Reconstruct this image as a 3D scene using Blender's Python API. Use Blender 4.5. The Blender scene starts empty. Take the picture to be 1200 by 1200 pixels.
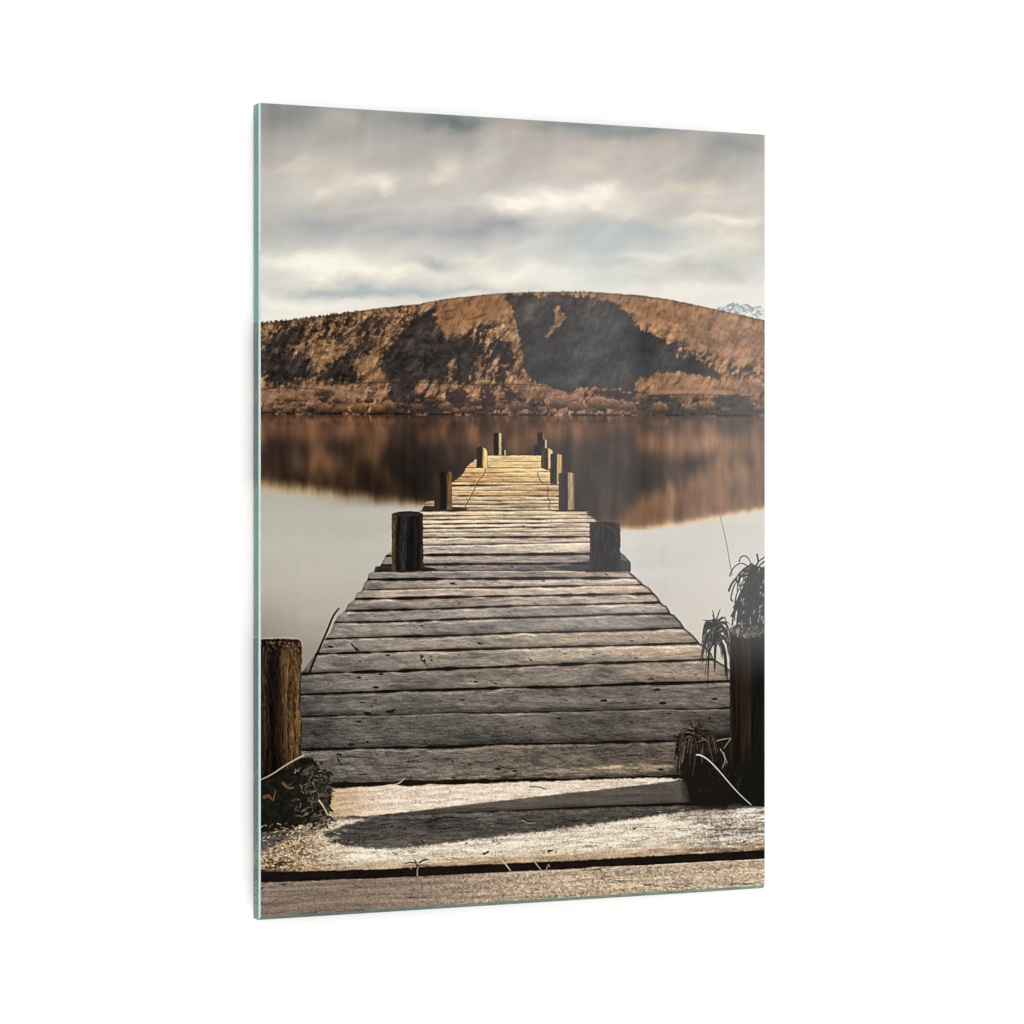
import numpy as np, math
# ---------------------------------------------------------------- artwork sheet
# The printed picture is worked out on a sheet of 700 x 1000 units and becomes the
# vertex colours of the print's meshes.  q() maps image pixels through the fitted camera to sheet units.
NX, NY = 1051, 1501
SX, SY = 700.0/(NX-1), 1000.0/(NY-1)
f32 = np.float32
Ug, Vg = np.meshgrid(np.arange(NX, dtype=f32)*f32(SX), np.arange(NY, dtype=f32)*f32(SY))
FOC, DL, XL, CU, SU = 3160.0, 3160.0/958.0, -0.3074, 0.9177, 0.397
def q(p):
    p = np.asarray(p, dtype=np.float64); x = p[..., 0]-600.0; y = p[..., 1]-599.6
    u = (FOC*XL - x*DL)/(SU*x - CU*FOC); d = DL+SU*u
    return np.stack([u*1000.0, 500.0+y*d/FOC*1000.0], -1)
def qx(x, y): r = q((x, y)); return float(r[0]), float(r[1])
# image pixel coordinates of every sheet point (so that gradients can be written in pixels)
_u = Ug.astype(np.float64)/1000; _d = DL+SU*_u
PX = (600+FOC*(XL+CU*_u)/_d).astype(f32)
PY = (599.6+FOC*(Vg/1000-0.5)/_d).astype(f32)
rng = np.random.RandomState(7)
_T = [rng.rand(256, 256).astype(f32) for _ in range(6)]
def vn(x, y, s=0):
    T = _T[s % 6]; x = x+37.7*s; y = y+11.3*s
    xi = np.floor(x); yi = np.floor(y); fx = x-xi; fy = y-yi
    xi = xi.astype(np.int32); yi = yi.astype(np.int32)
    fx = fx*fx*(3-2*fx); fy = fy*fy*(3-2*fy)
    x0 = xi & 255; x1 = (xi+1) & 255; y0 = yi & 255; y1 = (yi+1) & 255
    a = T[y0, x0]; b = T[y0, x1]; c = T[y1, x0]; d = T[y1, x1]
    return (a+(b-a)*fx)+((c+(d-c)*fx)-(a+(b-a)*fx))*fy
def fbm(x, y, s=0, o=4, g=.5, l=2.03):
    t = 0; a = 1; n = 0
    for i in range(o):
        t = t+a*vn(x, y, s+i); n += a; a *= g; x, y = (x*.866+y*.5)*l, (y*.866-x*.5)*l
    return t/n
def ss(a, b, x):
    t = np.clip((x-a)/(b-a), 0, 1); return t*t*(3-2*t)
def C(*c): return np.array(c, dtype=f32)
IMG = np.zeros((NY, NX, 3), f32)
LAB = np.zeros((NY, NX), np.int16)
PARTS = {}
def part(name, label=None, parent=None):
    i = len(PARTS)+1; PARTS[i] = (name, label, parent); return i
def chaikin(P, n, closed=True):
    P = np.asarray(P, float)
    for _ in range(n):
        if closed:
            Q = np.roll(P, -1, 0); P = np.stack([.75*P+.25*Q, .25*P+.75*Q], 1).reshape(-1, 2)
        else:
            A = P[:-1]; B = P[1:]; R = np.stack([.75*A+.25*B, .25*A+.75*B], 1).reshape(-1, 2)
            P = np.vstack([P[:1], R, P[-1:]])
    return P
def box(P, m):
    x0, y0 = P.min(0)-m; x1, y1 = P.max(0)+m
    a = max(0, int(x0/SX)); b = min(NX, int(x1/SX)+2); c = max(0, int(y0/SY)); d = min(NY, int(y1/SY)+2)
    return (slice(c, max(c, d)), slice(a, max(a, b)))
def sdf(P, sl, wu=0, wv=0):
    X = Ug[sl]+wu; Y = Vg[sl]+wv
    D = np.full(X.shape, 1e9, f32); ins = np.zeros(X.shape, bool)
    n = len(P)
    for i in range(n):
        ax, ay = map(f32, P[i]); bx, by = map(f32, P[(i+1) % n])
        ex, ey = bx-ax, by-ay; L = ex*ex+ey*ey+1e-9
        t = np.clip(((X-ax)*ex+(Y-ay)*ey)/L, 0, 1)
        dx = X-ax-t*ex; dy = Y-ay-t*ey
        np.minimum(D, dx*dx+dy*dy, out=D)
        if ay != by:
            c = ((ay > Y) != (by > Y)) & (X < (bx-ax)*(Y-ay)/(by-ay)+ax); ins ^= c
    D = np.sqrt(D)
    return np.where(ins, -D, D)
def mask(pts, soft=1.0, warp=None, smooth=0, m=6):
    """alpha of a polygon given in image pixels; warp=(amplitude, scale, seed)"""
    P = q(pts)
    if smooth: P = chaikin(P, smooth)
    if warp: m = m+warp[0]
    sl = box(P, m+soft)
    wu = wv = 0
    if warp:
        a, s, k = warp
        wu = (fbm(Ug[sl]/s, Vg[sl]/s, k, 4, .6)-.5)*2*a; wv = (fbm(Ug[sl]/s, Vg[sl]/s, k+3, 4, .6)-.5)*2*a
    d = sdf(P, sl, wu, wv)
    return sl, np.clip(.5-d/soft, 0, 1)
def put(sl, a, col, lab=None, thr=.5):
    a3 = a[..., None]
    IMG[sl] = IMG[sl]*(1-a3)+col*a3
    if lab: LAB[sl] = np.where(a > thr, lab, LAB[sl])
def mul(sl, a, k):
    IMG[sl] *= (1-a[..., None]*(1-np.asarray(k, dtype=f32)))
def stroke(pts, w0, w1, col, lab=None, sm=2, soft=.9, a0=1.0, lens=False):
    """tapering stroke, widths in sheet units"""
    P = q(pts)
    if len(P) > 2 and sm: P = chaikin(P, sm, False)
    sl = box(P, max(w0, w1)+2)
    X = Ug[sl]; Y = Vg[sl]
    if X.size == 0: return
    best = np.full(X.shape, 1e9, f32); n = len(P)-1
    for i in range(n):
        ax, ay = map(f32, P[i]); bx, by = map(f32, P[i+1]); ex, ey = bx-ax, by-ay
        t = np.clip(((X-ax)*ex+(Y-ay)*ey)/(ex*ex+ey*ey+1e-9), 0, 1)
        tt = (i+t)/n; d = np.sqrt((X-ax-t*ex)**2+(Y-ay-t*ey)**2)-(w0+(w1-w0)*tt)*.5*(4*tt*(1-tt) if lens else 1)
        np.minimum(best, d, out=best)
    a = np.clip(.5-best/soft, 0, 1)*a0
    put(sl, a, col, lab, .4)
def blurv(A, r):
    k = 2*r+1; P = np.pad(A, ((r+1, r), (0, 0), (0, 0)), 'edge'); c = np.cumsum(P.astype(np.float64), 0)
    return ((c[k:]-c[:-k])/k).astype(f32)
def blurh(A, r):
    k = 2*r+1; P = np.pad(A, ((0, 0), (r+1, r), (0, 0)), 'edge'); c = np.cumsum(P.astype(np.float64), 1)
    return ((c[:, k:]-c[:, :-k])/k).astype(f32)
A0 = (slice(0, NY), slice(0, NX))
L_SKY = part('printed_sky', 'grey and cream overcast sky across the top of the picture')
L_SNOW = part('printed_snowy_peak', 'small snow covered peak behind the right end of the hill')
L_HILL = part('printed_hill', 'brown sunlit hill with dark grey shadows across the lake')
L_LAKE = part('printed_lake', 'still lake with the brown reflection of the hill')
L_JET = part('printed_jetty', 'weathered wooden jetty deck running out over the lake')
# ---------------------------------------------------------------- sky
def sky():
    wx = (fbm(PX/38, PY/30, 1, 4, .52)-.5)*34; wy = (fbm(PX/38, PY/26, 2, 4, .52)-.5)*22
    X = PX+wx; Y = PY+wy
    ys = [110, 135, 160, 200, 240, 275, 300, 330, 350, 380]
    cs = np.array([[146,149,145],[154,154,150],[168,164,158],[187,181,173],[194,189,181],[186,185,180],[206,203,195],[212,209,200],[224,219,208],[232,227,216]], float)
    col = np.stack([np.interp(PY+wy*.5, ys, cs[:, k]) for k in range(3)], -1).astype(f32)
    B = [ # x, y, rx, ry, delta
     (535,142,34,9,(-29,-23,-21)),(500,138,50,10,(-12,-10,-9)),(665,148,55,9,(-24,-18,-16)),(745,158,60,10,(-26,-17,-15)),(850,172,42,14,(-30,-24,-22)),(395,132,26,16,(16,12,6)),
     (320,140,26,24,(-12,-11,-11)),(345,135,26,20,(-10,-9,-9)),(605,150,30,14,(14,8,3)),(880,160,22,30,(-6,-8,-8)),
     (445,214,26,11,(26,24,20)),(452,222,12,8,(12,12,10)),(528,192,20,12,(22,18,14)),(512,208,28,7,(14,12,9)),(395,205,30,20,(12,10,6)),(345,195,30,9,(9,7,3)),(382,225,18,8,(13,11,8)),
     (620,236,50,11,(34,31,26)),(600,240,22,7,(10,10,9)),(700,232,40,13,(30,27,23)),(718,222,18,11,(12,10,8)),(735,248,20,7,(8,8,6)),(800,222,50,9,(16,10,4)),(685,200,26,9,(10,5,0)),
     (570,263,58,13,(-20,-18,-15)),(480,268,60,12,(-11,-9,-6)),(370,263,55,16,(-15,-12,-9)),(600,270,22,10,(-12,-10,-7)),(735,275,80,16,(-4,1,4)),(700,300,50,15,(-18,-13,-9)),
     (835,200,38,18,(-17,-17,-16)),(800,160,40,10,(8,6,3)),(720,175,70,12,(10,5,2)),(640,190,60,16,(0,-1,-2)),
     (860,245,44,8,(2,-3,-7)),(825,258,60,5,(18,14,9)),(850,278,48,14,(18,12,4)),(770,300,60,6,(14,12,10)),(870,262,26,5,(22,18,13)),
     (840,312,60,16,(-14,-12,-11)),(355,308,70,9,(22,20,15)),(440,318,80,9,(25,22,16)),(400,300,60,8,(10,9,6)),(600,320,48,10,(20,18,13)),(560,300,30,8,(16,14,10)),(500,306,20,8,(-20,-17,-12)),
     (380,341,56,6,(-26,-18,-13)),(470,341,70,6,(-28,-20,-15)),(560,338,60,6,(-16,-11,-8)),(345,357,60,5,(8,8,7)),(640,333,60,6,(6,6,4)),(720,330,60,8,(-6,-3,-2)),(810,338,60,8,(10,9,8)),(700,345,40,5,(4,5,4))]
    for x, y, rx, ry, d in B:
        g = np.exp(-(((X-x)/rx)**2+((Y-y)/ry)**2))
        bright = d[0] > 0; k_ = (1.32+1.1*(fbm(PX/17+PY/30, PY/11-PX/60, 4, 4, .6)-.5)) if bright else (1.25+.8*(fbm(PX/24, PY/14, 1, 4, .6)-.5)); col += (g*k_)[..., None]*C(*d)
    # soft streaks, blurred by the long exposure
    st = fbm((X+Y*.5)/44, (Y+X*.16)/20, 3, 4, .5)-.5
    st2 = fbm((X-Y*.4)/26, (Y+X*.25)/11, 0, 3, .5)-.5
    amp = ss(120, 200, PY)*(1-.4*ss(330, 360, PY))
    col += (st*20+st2*11)[..., None]*amp[..., None]*C(1, .97, .92)
    # vertical soft rays in the upper left
    r = (fbm((PX+PY*.06)/13, PY/260, 4, 2)-.5)*12*ss(230, 130, PY)
    col += r[..., None]
    for x0, y0, x1, y1, w, d in [(372,120,340,260,16,9),(440,130,380,300,14,6),(600,120,560,230,18,7),(700,170,600,330,22,8),(770,220,640,340,12,7),(860,180,760,330,20,7),(520,170,500,300,12,5)]:
        tt = np.clip((PY-y0)/(y1-y0), 0, 1); cx = x0+(x1-x0)*tt; ww = w*(.6+.9*tt)
        col += (np.exp(-((PX-cx)/ww)**2)*np.clip(4*tt*(1-tt), 0, 1)*d)[..., None]*C(1,.97,.92)
    col = (col-190)*1.02+195
    return col
IMG[:] = sky(); LAB[:] = L_SKY
# ---------------------------------------------------------------- distant snowy peak
sl, a = mask([(826,364),(838,360.5),(848,358.5),(856,356),(862,354.5),(868,357.5),(875,356.5),(882,360),(890,358.5),(898,360),(900,385),(826,372)], 1.2, (1.3, 6, 2))
x, y = PX[sl], PY[sl]
sn = fbm(x/3.2+y/5, y/2.2-x/6, 1, 4, .6)+.010*(y-365)
put(sl, a, C(150,154,158)+ss(.36,.64,sn)[..., None]*C(78,73,64), L_SNOW)
# ---------------------------------------------------------------- hill
RIDGE = [(290,380.5),(305,378.5),(330,376),(350,373.8),(380,370),(410,366),(440,361.5),(470,358),(490,356.6),(505,353),(540,348),(580,344),(620,342.3),(660,341.6),(700,342.3),(730,344.6),(750,346),(780,350),(810,356),(835,361.6),(860,367),(880,371.5),(905,377)]
SHORE = [(905,493.5),(800,492.5),(700,491.3),(600,490.3),(500,489.5),(400,489),(290,489)]
hs = (slice(int(200/SY), int(402/SY)), slice(0, NX))
hx, hy = PX[hs], PY[hs]
HM = np.zeros((NY, NX), f32); sl, a = mask(RIDGE+SHORE, 1.0, (.8, 5, 1)); HM[sl] = a; full = HM; hm = HM[hs]
def zone(pts, soft, amp=3, sc=9, seed=1, smooth=1):
    """soft-edged region of the hill, 0..1"""
    P = chaikin(q(pts), smooth); sl = box(P, soft+amp+3)
    wu = (fbm(Ug[sl]/sc, Vg[sl]/sc, seed, 4, .6)-.5)*2*amp; wv = (fbm(Ug[sl]/sc, Vg[sl]/sc, seed+3, 4, .6)-.5)*2*amp
    F = np.zeros((NY, NX), f32); F[sl] = ss(.5, -.5, sdf(P, sl, wu, wv)/(2*soft)); return F[hs]
e = .8
def Hc(X, Y):
    return 1.2*(1-abs(2*fbm(X/24+Y/40, Y/40-X/70, 2, 3, .5)-1))+.55*(1-abs(2*fbm(X/10+Y/19, Y/20-X/30, 0, 3, .5)-1))
h0 = Hc(hx, hy); gx = (Hc(hx+e, hy)-h0)/e; gy = (Hc(hx, hy+e)-h0)/e
relief = np.clip((gx*1.0+gy*.55)*15, -2.4, 2.4)
def Hf(X, Y): return fbm(X/3.6+Y/6, Y/3.6-X/11, 3, 4, .66)
f0 = Hf(hx, hy); fre = np.clip((fbm(hx/5.5+hy/12, hy/4.2-hx/40, 3, 5, .66)-.5)*8+((Hf(hx+.8, hy)-f0)+(Hf(hx, hy+.8)-f0)*.7)*2.0, -2, 2)
fine = fbm(hx/1.5, hy/1.2, 5, 3, .7)-.5
med = fbm(hx/7+hy/14, hy/5, 1, 5, .62)-.5
# where the ground is broken rock (1) or smooth grass (0)
rocky = np.zeros(hx.shape, f32)+.30
for P_, v in [([(300,380),(360,376),(430,368),(470,362),(500,358),(495,380),(470,400),(460,430),(460,452),(380,452),(300,452)],.48),
              ([(548,392),(580,376),(600,360),(606,380),(614,420),(612,436),(640,452),(600,456),(540,456),(530,440),(540,410)],1.0),
              ([(780,400),(800,404),(830,418),(850,430),(896,432),(896,446),(850,446),(810,440),(784,430)],.75),
              ([(300,456),(450,456),(520,452),(640,456),(740,458),(740,490),(300,490)],.55)]:
    z = zone(P_, 8, 5); rocky = rocky*(1-z)+z*v
for P_ in [[(500,356),(560,346),(600,344),(592,372),(560,378),(530,392),(515,384),(508,366)],[(700,345),(760,349),(830,363),(900,380),(900,425),(850,420),(800,396),(770,385),(745,375),(725,352)],[(760,436),(810,440),(900,450),(900,462),(760,460)],[(300,454),(420,454),(430,470),(380,478),(300,478)]]:
    z = zone(P_, 7, 4); rocky *= 1-.9*z
bias = np.zeros(hx.shape, f32)+.62+med*1.6-.25*rocky
DARKS = [ # outline, strength, edge softness, tint
 ([(300,404),(312,398),(322,390),(333,382),(348,381),(356,388),(352,400),(338,408),(325,412),(310,416),(300,414)],1.5,5,0),
 ([(300,420),(325,413),(345,413),(358,414),(364,424),(362,436),(352,441),(345,447),(330,451),(318,450),(315,440),(300,433)],2.6,4,0),
 ([(362,442),(385,430),(400,419),(415,407),(430,400),(445,404),(437,412),(422,417),(418,423),(413,431),(422,441),(418,447),(400,449),(385,446),(372,445)],2.4,4,0),
 ([(420,374),(438,370),(455,373),(452,388),(448,400),(440,405),(424,402),(421,388)],1.35,5,0),
 ([(345,380),(380,374),(418,372),(420,384),(400,396),(372,392),(350,392)],.5,7,0),
 ([(497,364),(510,361),(510,372),(512,386),(516,398),(528,407),(545,398),(552,404),(556,420),(552,440),(546,447),(520,447),(490,446),(484,455),(487,468),(478,472),(474,484),(464,478),(455,466),(456,450),(440,429),(447,418),(458,404),(468,391),(477,379)],2.7,4,0),
 ([(508,392),(524,404),(540,390),(556,382),(576,380),(580,388),(566,402),(560,414),(540,420),(518,414)],1.0,6,0),
 ([(592,349),(605,345),(625,348),(650,345),(680,349),(700,352),(717,354),(729,362),(738,374),(748,385),(760,391),(772,394),(783,402),(789,413),(793,424),(803,421),(820,424),(835,432),(849,445),(830,442),(815,438),(800,434),(785,436),(770,436),(750,439),(746,450),(740,457),(720,456),(700,453),(680,454),(665,459),(645,454),(628,448),(615,438),(617,425),(612,410),(608,395),(603,380),(602,365)],3.0,2.6,1),
 ([(786,402),(800,404),(816,414),(806,430),(788,434),(782,418)],.9,5,1),
 ([(578,394),(588,398),(598,412),(606,428),(600,434),(590,424),(576,420)],1.6,3,0),
 ([(545,404),(560,396),(580,390),(596,400),(606,418),(608,436),(590,446),(562,450),(548,440)],.85,6,0),
 ([(310,384),(360,379),(420,374),(440,384),(436,410),(400,414),(350,412),(310,400)],.15,8,0),
 ([(846,430),(870,428),(896,436),(896,444),(860,440)],.8,3,1)]
shadeamt = np.zeros(hx.shape, f32); cool = np.zeros(hx.shape, f32)
for k, (P_, st, sf, cl) in enumerate(DARKS):
    z = zone(P_, sf*(1.5 if cl else 2.6), 5, 9, k); bias -= z*(st+.2)*(.86 if cl else .80); shadeamt = np.maximum(shadeamt, z*min(1, st/2.4)); cool = np.maximum(cool, z*cl)
for k, (P_, st, sf) in enumerate([([(652,357),(661,362),(664,372),(656,381),(647,392),(640,396),(642,385),(650,375),(648,366)],4.2,2.2),([(695,352),(700,353),(698,362),(694,358)],3.6,1.4),
    ([(525,424),(535,420),(537,428),(530,436),(528,446),(523,440)],3.4,2.4),([(556,420),(566,408),(571,394),(578,390),(581,400),(573,412),(566,425),(560,442),(552,446),(554,432)],2.0,4),
    ([(586,350),(600,358),(604,374),(609,390),(613,405),(617,422),(612,434),(603,426),(605,412),(594,400),(586,392),(578,378)],1.8,4),
    ([(606,434),(620,442),(640,451),(668,460),(680,463),(660,474),(630,468),(600,456),(590,446)],1.1,5),
    ([(416,426),(428,416),(442,411),(449,420),(447,430),(455,440),(458,452),(446,452),(434,444),(424,438)],1.8,4),([(426,404),(448,390),(456,376),(470,370),(474,378),(464,392),(452,406),(436,412)],1.9,3.5),
    ([(320,414),(336,405),(352,404),(362,410),(376,402),(400,402),(412,404),(398,416),(382,426),(370,434),(364,420),(350,411),(334,424)],1.0,6),([(300,384),(328,378),(322,388),(300,402)],1.3,4),([(412,376),(420,380),(420,398),(408,404),(404,390)],.9,5),
    ([(440,392),(445,400),(432,404)],1,3),([(412,432),(424,430),(420,440)],.8,3)]):
    bias += zone(P_, sf*1.7, 4, 6, k+1)*st*.72
edgez = np.clip(1-np.abs(bias+.2)/1.1, 0, 1)
lit = ss(-1.0, .95, bias+.25*(1-rocky)**3+relief*(.08+.56*rocky)+fre*(.02+.34*rocky+.24*edgez)+fine*(.1+.6*rocky))
lit *= 1-.0*shadeamt
soft1 = fbm(hx/34+hy/40, hy/26-hx/90, 2, 4, .55)-.5; soft2 = fbm(hx/10+hy/18, hy/7-hx/30, 5, 4, .6)-.5
tone = fbm(hx/60, hy/26, 4, 4)-.5
L1 = C(148,112,80)+tone[..., None]*C(70,52,36); L1 = L1*(1-(rocky*.12)[..., None]+(med*.9*rocky)[..., None])
dome = zone([(505,358),(560,345),(605,343),(600,366),(560,376),(520,386),(508,372)], 9, 4)[..., None]; L1 = L1*(1-.75*dome)+.75*dome*C(138,94,58)
sh = ss(715, 790, hx+.6*(400-hy))[..., None]
sweep = fbm(hx/70+hy/28, hy/11-hx/26, 3, 5, .55)-.5; sweep2 = fbm(hx/16+hy/9, hy/4-hx/9, 1, 4, .6)-.5
L1 = L1*(1-sh)+sh*(C(150,112,80)+(sweep[..., None]*C(74,60,48)+sweep2[..., None]*C(30,24,20)))
g = np.exp(-(((hx-770)/50)**2+((hy-366)/10)**2)); L1 = L1*(1-.4*g[..., None])+.4*g[..., None]*C(152,100,58)
foot = ss(449, 460, hy)[..., None]
L1 = L1*(1-foot)+foot*(C(136,100,76)+(fbm(hx/22, hy/5, 1, 4, .6)-.5)[..., None]*C(90,70,54))
L1 = L1*(1+(soft2*.45+relief*(.05+.11*rocky)+fre*(.02+.13*rocky)+fine*(.10+.50*rocky))[..., None])
heath = ss(.50, .62, fbm(hx/3.2, hy/2.2, 2, 4, .7)+.06*med)*ss(520, 470, hx)*ss(430, 395, hy)
L1 = L1*(1-.45*heath[..., None])
slo = np.clip(relief, -2, 2)*.10+fre*.09; D1 = C(53,46,42)*(1+(soft1*1.0+soft2*.9+slo+fine*.30)[..., None])
dn = ss(372, 350, hy); blob = lambda x, y, rx, ry: np.exp(-(((hx-x)/rx)**2+((hy-y)/ry)**2))[..., None]
Dc = (C(57,55,54)+dn[..., None]*C(12,6,1)+blob(622,368,16,14)*C(16,11,7)+blob(690,375,22,12)*C(9,8,7)+blob(700,405,30,16)*C(7,7,7)-blob(640,432,26,11)*C(16,15,14)+blob(690,446,30,8)*C(9,8,7)+blob(775,425,18,9)*C(9,8,8))*(1+(soft1*.8+soft2*.55+relief*.055*(1+dn)+fre*.04+fine*.14)[..., None]); Dr = C(50,39,31)*(1+(fine*.6+med)[..., None])
rk = (rocky*(1-shadeamt))[..., None]; D0 = D1*(1-rk)+Dr*rk; D0 = D0*(1-cool[..., None])+Dc*cool[..., None]
greens = ss(.56,.70,fbm(hx/8, hy/6, 4, 4, .6))*shadeamt*(1-cool); D0 = D0*(1-.3*greens[..., None])
base = D0*(1-lit[..., None])+L1*lit[..., None]
base = np.clip(base, 14, 226)
IMG[hs] = IMG[hs]*(1-hm[..., None])+base*hm[..., None]; LAB[hs] = np.where(hm > .5, L_HILL, LAB[hs])
rim = np.clip(hm-np.roll(hm, 4, 0), 0, 1); IMG[hs] *= 1-.12*rim[..., None]
def shadow(pts, col=(46,42,42), amp=5, sc=9, seed=1, op=1, soft=2.2, smooth=1):
    P = chaikin(q(pts), smooth) if smooth else q(pts)
    sl = box(P, 12); wu = (fbm(Ug[sl]/sc, Vg[sl]/sc, seed, 4, .6)-.5)*2*amp; wv = (fbm(Ug[sl]/sc, Vg[sl]/sc, seed+3, 4, .6)-.5)*2*amp
    x, y = PX[sl], PY[sl]
    a = np.clip(.5-(sdf(P, sl, wu, wv)+(fbm(x/2.4, y/2.2, seed+4, 4, .7)-.5)*12)/(soft*1.6), 0, 1)
    n = fbm(x/5, y/4, seed+1, 5, .62)-.5
    put(sl, a*op*full[sl], C(*col)*(1+n[..., None]*1.1))
for P_ in [[(738,396),(752,392),(763,396),(768,416),(762,440),(744,448),(736,430)]]:
    sl, a = mask(P_, 12, (3, 9, 2), 2); mul(sl, a*full[sl], (.76,.76,.78))
for (x0, y0, x1, y1) in [(514,366,536,362),(545,375,574,367),(520,374,532,372)]:
    stroke([(x0,y0),((x0+x1)/2,(y0+y1)/2+1),(x1,y1)],2.6,2.6,C(72,48,34),a0=.55,lens=True,soft=2)
for (x0, y0, n_) in [(806,383,14),(882,398,8),(834,402,5),(895,412,5),(818,396,3),(770,360,2)]:
    r_ = np.random.RandomState(x0)
    for _ in range(n_): 
        x = x0+r_.normal(0,9); y = y0+r_.normal(0,2.4)+(x-x0)*.12
        stroke([(x-2,y-.6),(x+2.4,y+.8)],2.2,2.0,C(92,66,52),a0=.5,lens=True,sm=0,soft=1.5)
# banks and tracks along the foot
for k, P_ in enumerate([[(524,458),(536,455),(546,460),(549,474),(540,485),(526,484),(520,474)],[(558,460),(572,458),(582,466),(580,478),(570,487),(556,484)],
    [(480,460),(500,466),(520,470),(522,486),(498,486),(476,482)],[(588,456),(604,458),(616,467),(612,478),(596,474)],[(622,468),(634,470),(640,480),(628,484),(618,478)],
    [(690,455),(712,458),(735,458),(748,464),(742,472),(725,468),(705,466)],[(743,478),(756,466),(774,461),(792,464),(800,473),(797,486),(770,488),(745,488)],
    [(833,467),(852,461),(872,464),(884,474),(894,488),(866,490),(842,488)],[(796,478),(820,474),(838,474),(846,489),(820,490),(796,489)],[(440,474),(452,470),(468,474),(472,488),(452,488),(442,484)],[(368,462),(380,456),(392,460),(388,466),(372,468)],[(345,479),(372,476),(412,480),(412,486),(345,486)],[(300,479),(330,478),(335,486),(300,486)]]):
    shadow(P_,(48,40,38) if P_[0][0] < 700 else (55,51,50),5,6,k,.9,2.6)
for k, (x0, x1, yy) in enumerate([(305,380,455),(380,560,449),(560,640,451),(700,760,459),(760,880,463)]):
    stroke([(x0,yy+1),((x0+x1)/2,yy-1.5),(x1,yy+2)],1.6,1.2,C(56,38,31),a0=.6)
sl, a = mask([(762,456),(800,457),(850,457),(868,461),(850,463),(800,461),(762,462)],3,(1.5,8,1)); put(sl, a*.65, C(176,132,102))
rb = np.random.RandomState(3)
def bush(x, y, r, col, seed):
    sl, a = mask([(x+r*math.cos(t)*1.1, y-abs(r*.9*math.sin(t)) if math.sin(t) > 0 else y+r*.45*abs(math.sin(t))) for t in np.linspace(0, 6.283, 14)[:-1]], 1.6, (2.2, 4, seed), 1)
    X, Y = PX[sl], PY[sl]
    n = fbm(X/2.0, Y/1.8, seed, 4, .7)-.5
    li = np.clip(1.02-(Y-(y-r))/(2.1*r), .35, 1.1)
    put(sl, a, C(*col)*(li[..., None])*(1+n[..., None]*.9))
for k in range(120):
    x = rb.uniform(300, 900); y = rb.uniform(466, 483); r = rb.uniform(2.0, 5)
    if 743 < x < 890 and rb.rand() < .6: continue
    c = np.array([152,112,82])*rb.uniform(.55, 1.1)
    bush(x, y, r, c, k) if y > 466 else None
for k, (x, y, r, c) in enumerate([(455,477,9,(160,112,74)),(443,480,8,(166,120,76)),(420,480,9,(158,112,74)),(400,481,8,(150,108,74)),(380,480,7,(150,104,70)),
    (490,479,7,(128,96,76)),(522,478,8,(148,108,78)),(545,482,6,(140,104,84)),(560,470,5,(158,118,78)),(605,478,9,(150,112,92)),(585,478,6,(140,104,82)),
    (655,474,11,(160,118,90)),(675,478,9,(156,114,86)),(700,474,11,(172,124,94)),(716,475,10,(176,130,96)),(734,478,9,(160,116,86)),
    (773,479,9.5,(170,126,96)),(809,481,7,(146,116,100)),(830,477,9,(172,130,92)),(850,482,6,(140,108,94)),(889,481,7,(132,108,96)),(312,482,6,(150,104,70)),(335,483,5,(134,92,64))]):
    bush(x, y, r, c, k+2)
sl, a = mask([(745,447),(752,443),(756,448),(753,456),(746,457)],2,(2,4,1),1); put(sl, a*.6, C(160,108,56))
# dark waterline
wl = np.exp(-((hy-(484.6+(hx-305)*.0055))/1.9)**2)*ss(.40,.52, fbm(hx/14, hy*0+3, 1, 4, .6))
wl *= (hm > .3); IMG[hs] = IMG[hs]*(1-.9*wl[..., None])+C(22,15,13)*.9*wl[..., None]
# trees on the skyline
for k in range(64):
    x = 306+k*2.1+rb.uniform(-2.5,2.5) if k < 54 else rb.uniform(600,690)
    if fbm(np.float32(x/9), np.float32(3.3), 2, 2) < .44 and x < 600: continue
    y = np.interp(x, [p[0] for p in RIDGE], [p[1] for p in RIDGE])
    r = (rb.uniform(.7, 1.7) if x < 440 else rb.uniform(.3,.8))*(1 if rb.rand() < .6 else .45)*.8
    x += rb.uniform(-1.6,1.6); stroke([(x-r*.35, y-r*.3), (x+r*.45, y-r*rb.uniform(.4,1.1))], r*rb.uniform(1.2,2.1), r*1.1, C(50,40,32), L_HILL, a0=rb.uniform(.6,.95))
    if k % 2: stroke([(x, y+1.5), (x, y-1)], 1.2, 1.2, C(50,38,30), a0=.8)
# soft air over the hill's upper shadow
HILLPIC = IMG.copy()
# ---------------------------------------------------------------- lake
ws = (slice(int(360/SY), NY), slice(0, NX))
wx_, wy_ = PX[ws], PY[ws]
shore = 487.0+(wx_-600)*.004
# mirrored hill, pulled into vertical streaks
k = np.interp(wx_, [305,500,620,740,900], [.80,.84,.90,.95,.985]).astype(f32)
src_py = shore-(wy_-shore)/k-2.5
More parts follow.
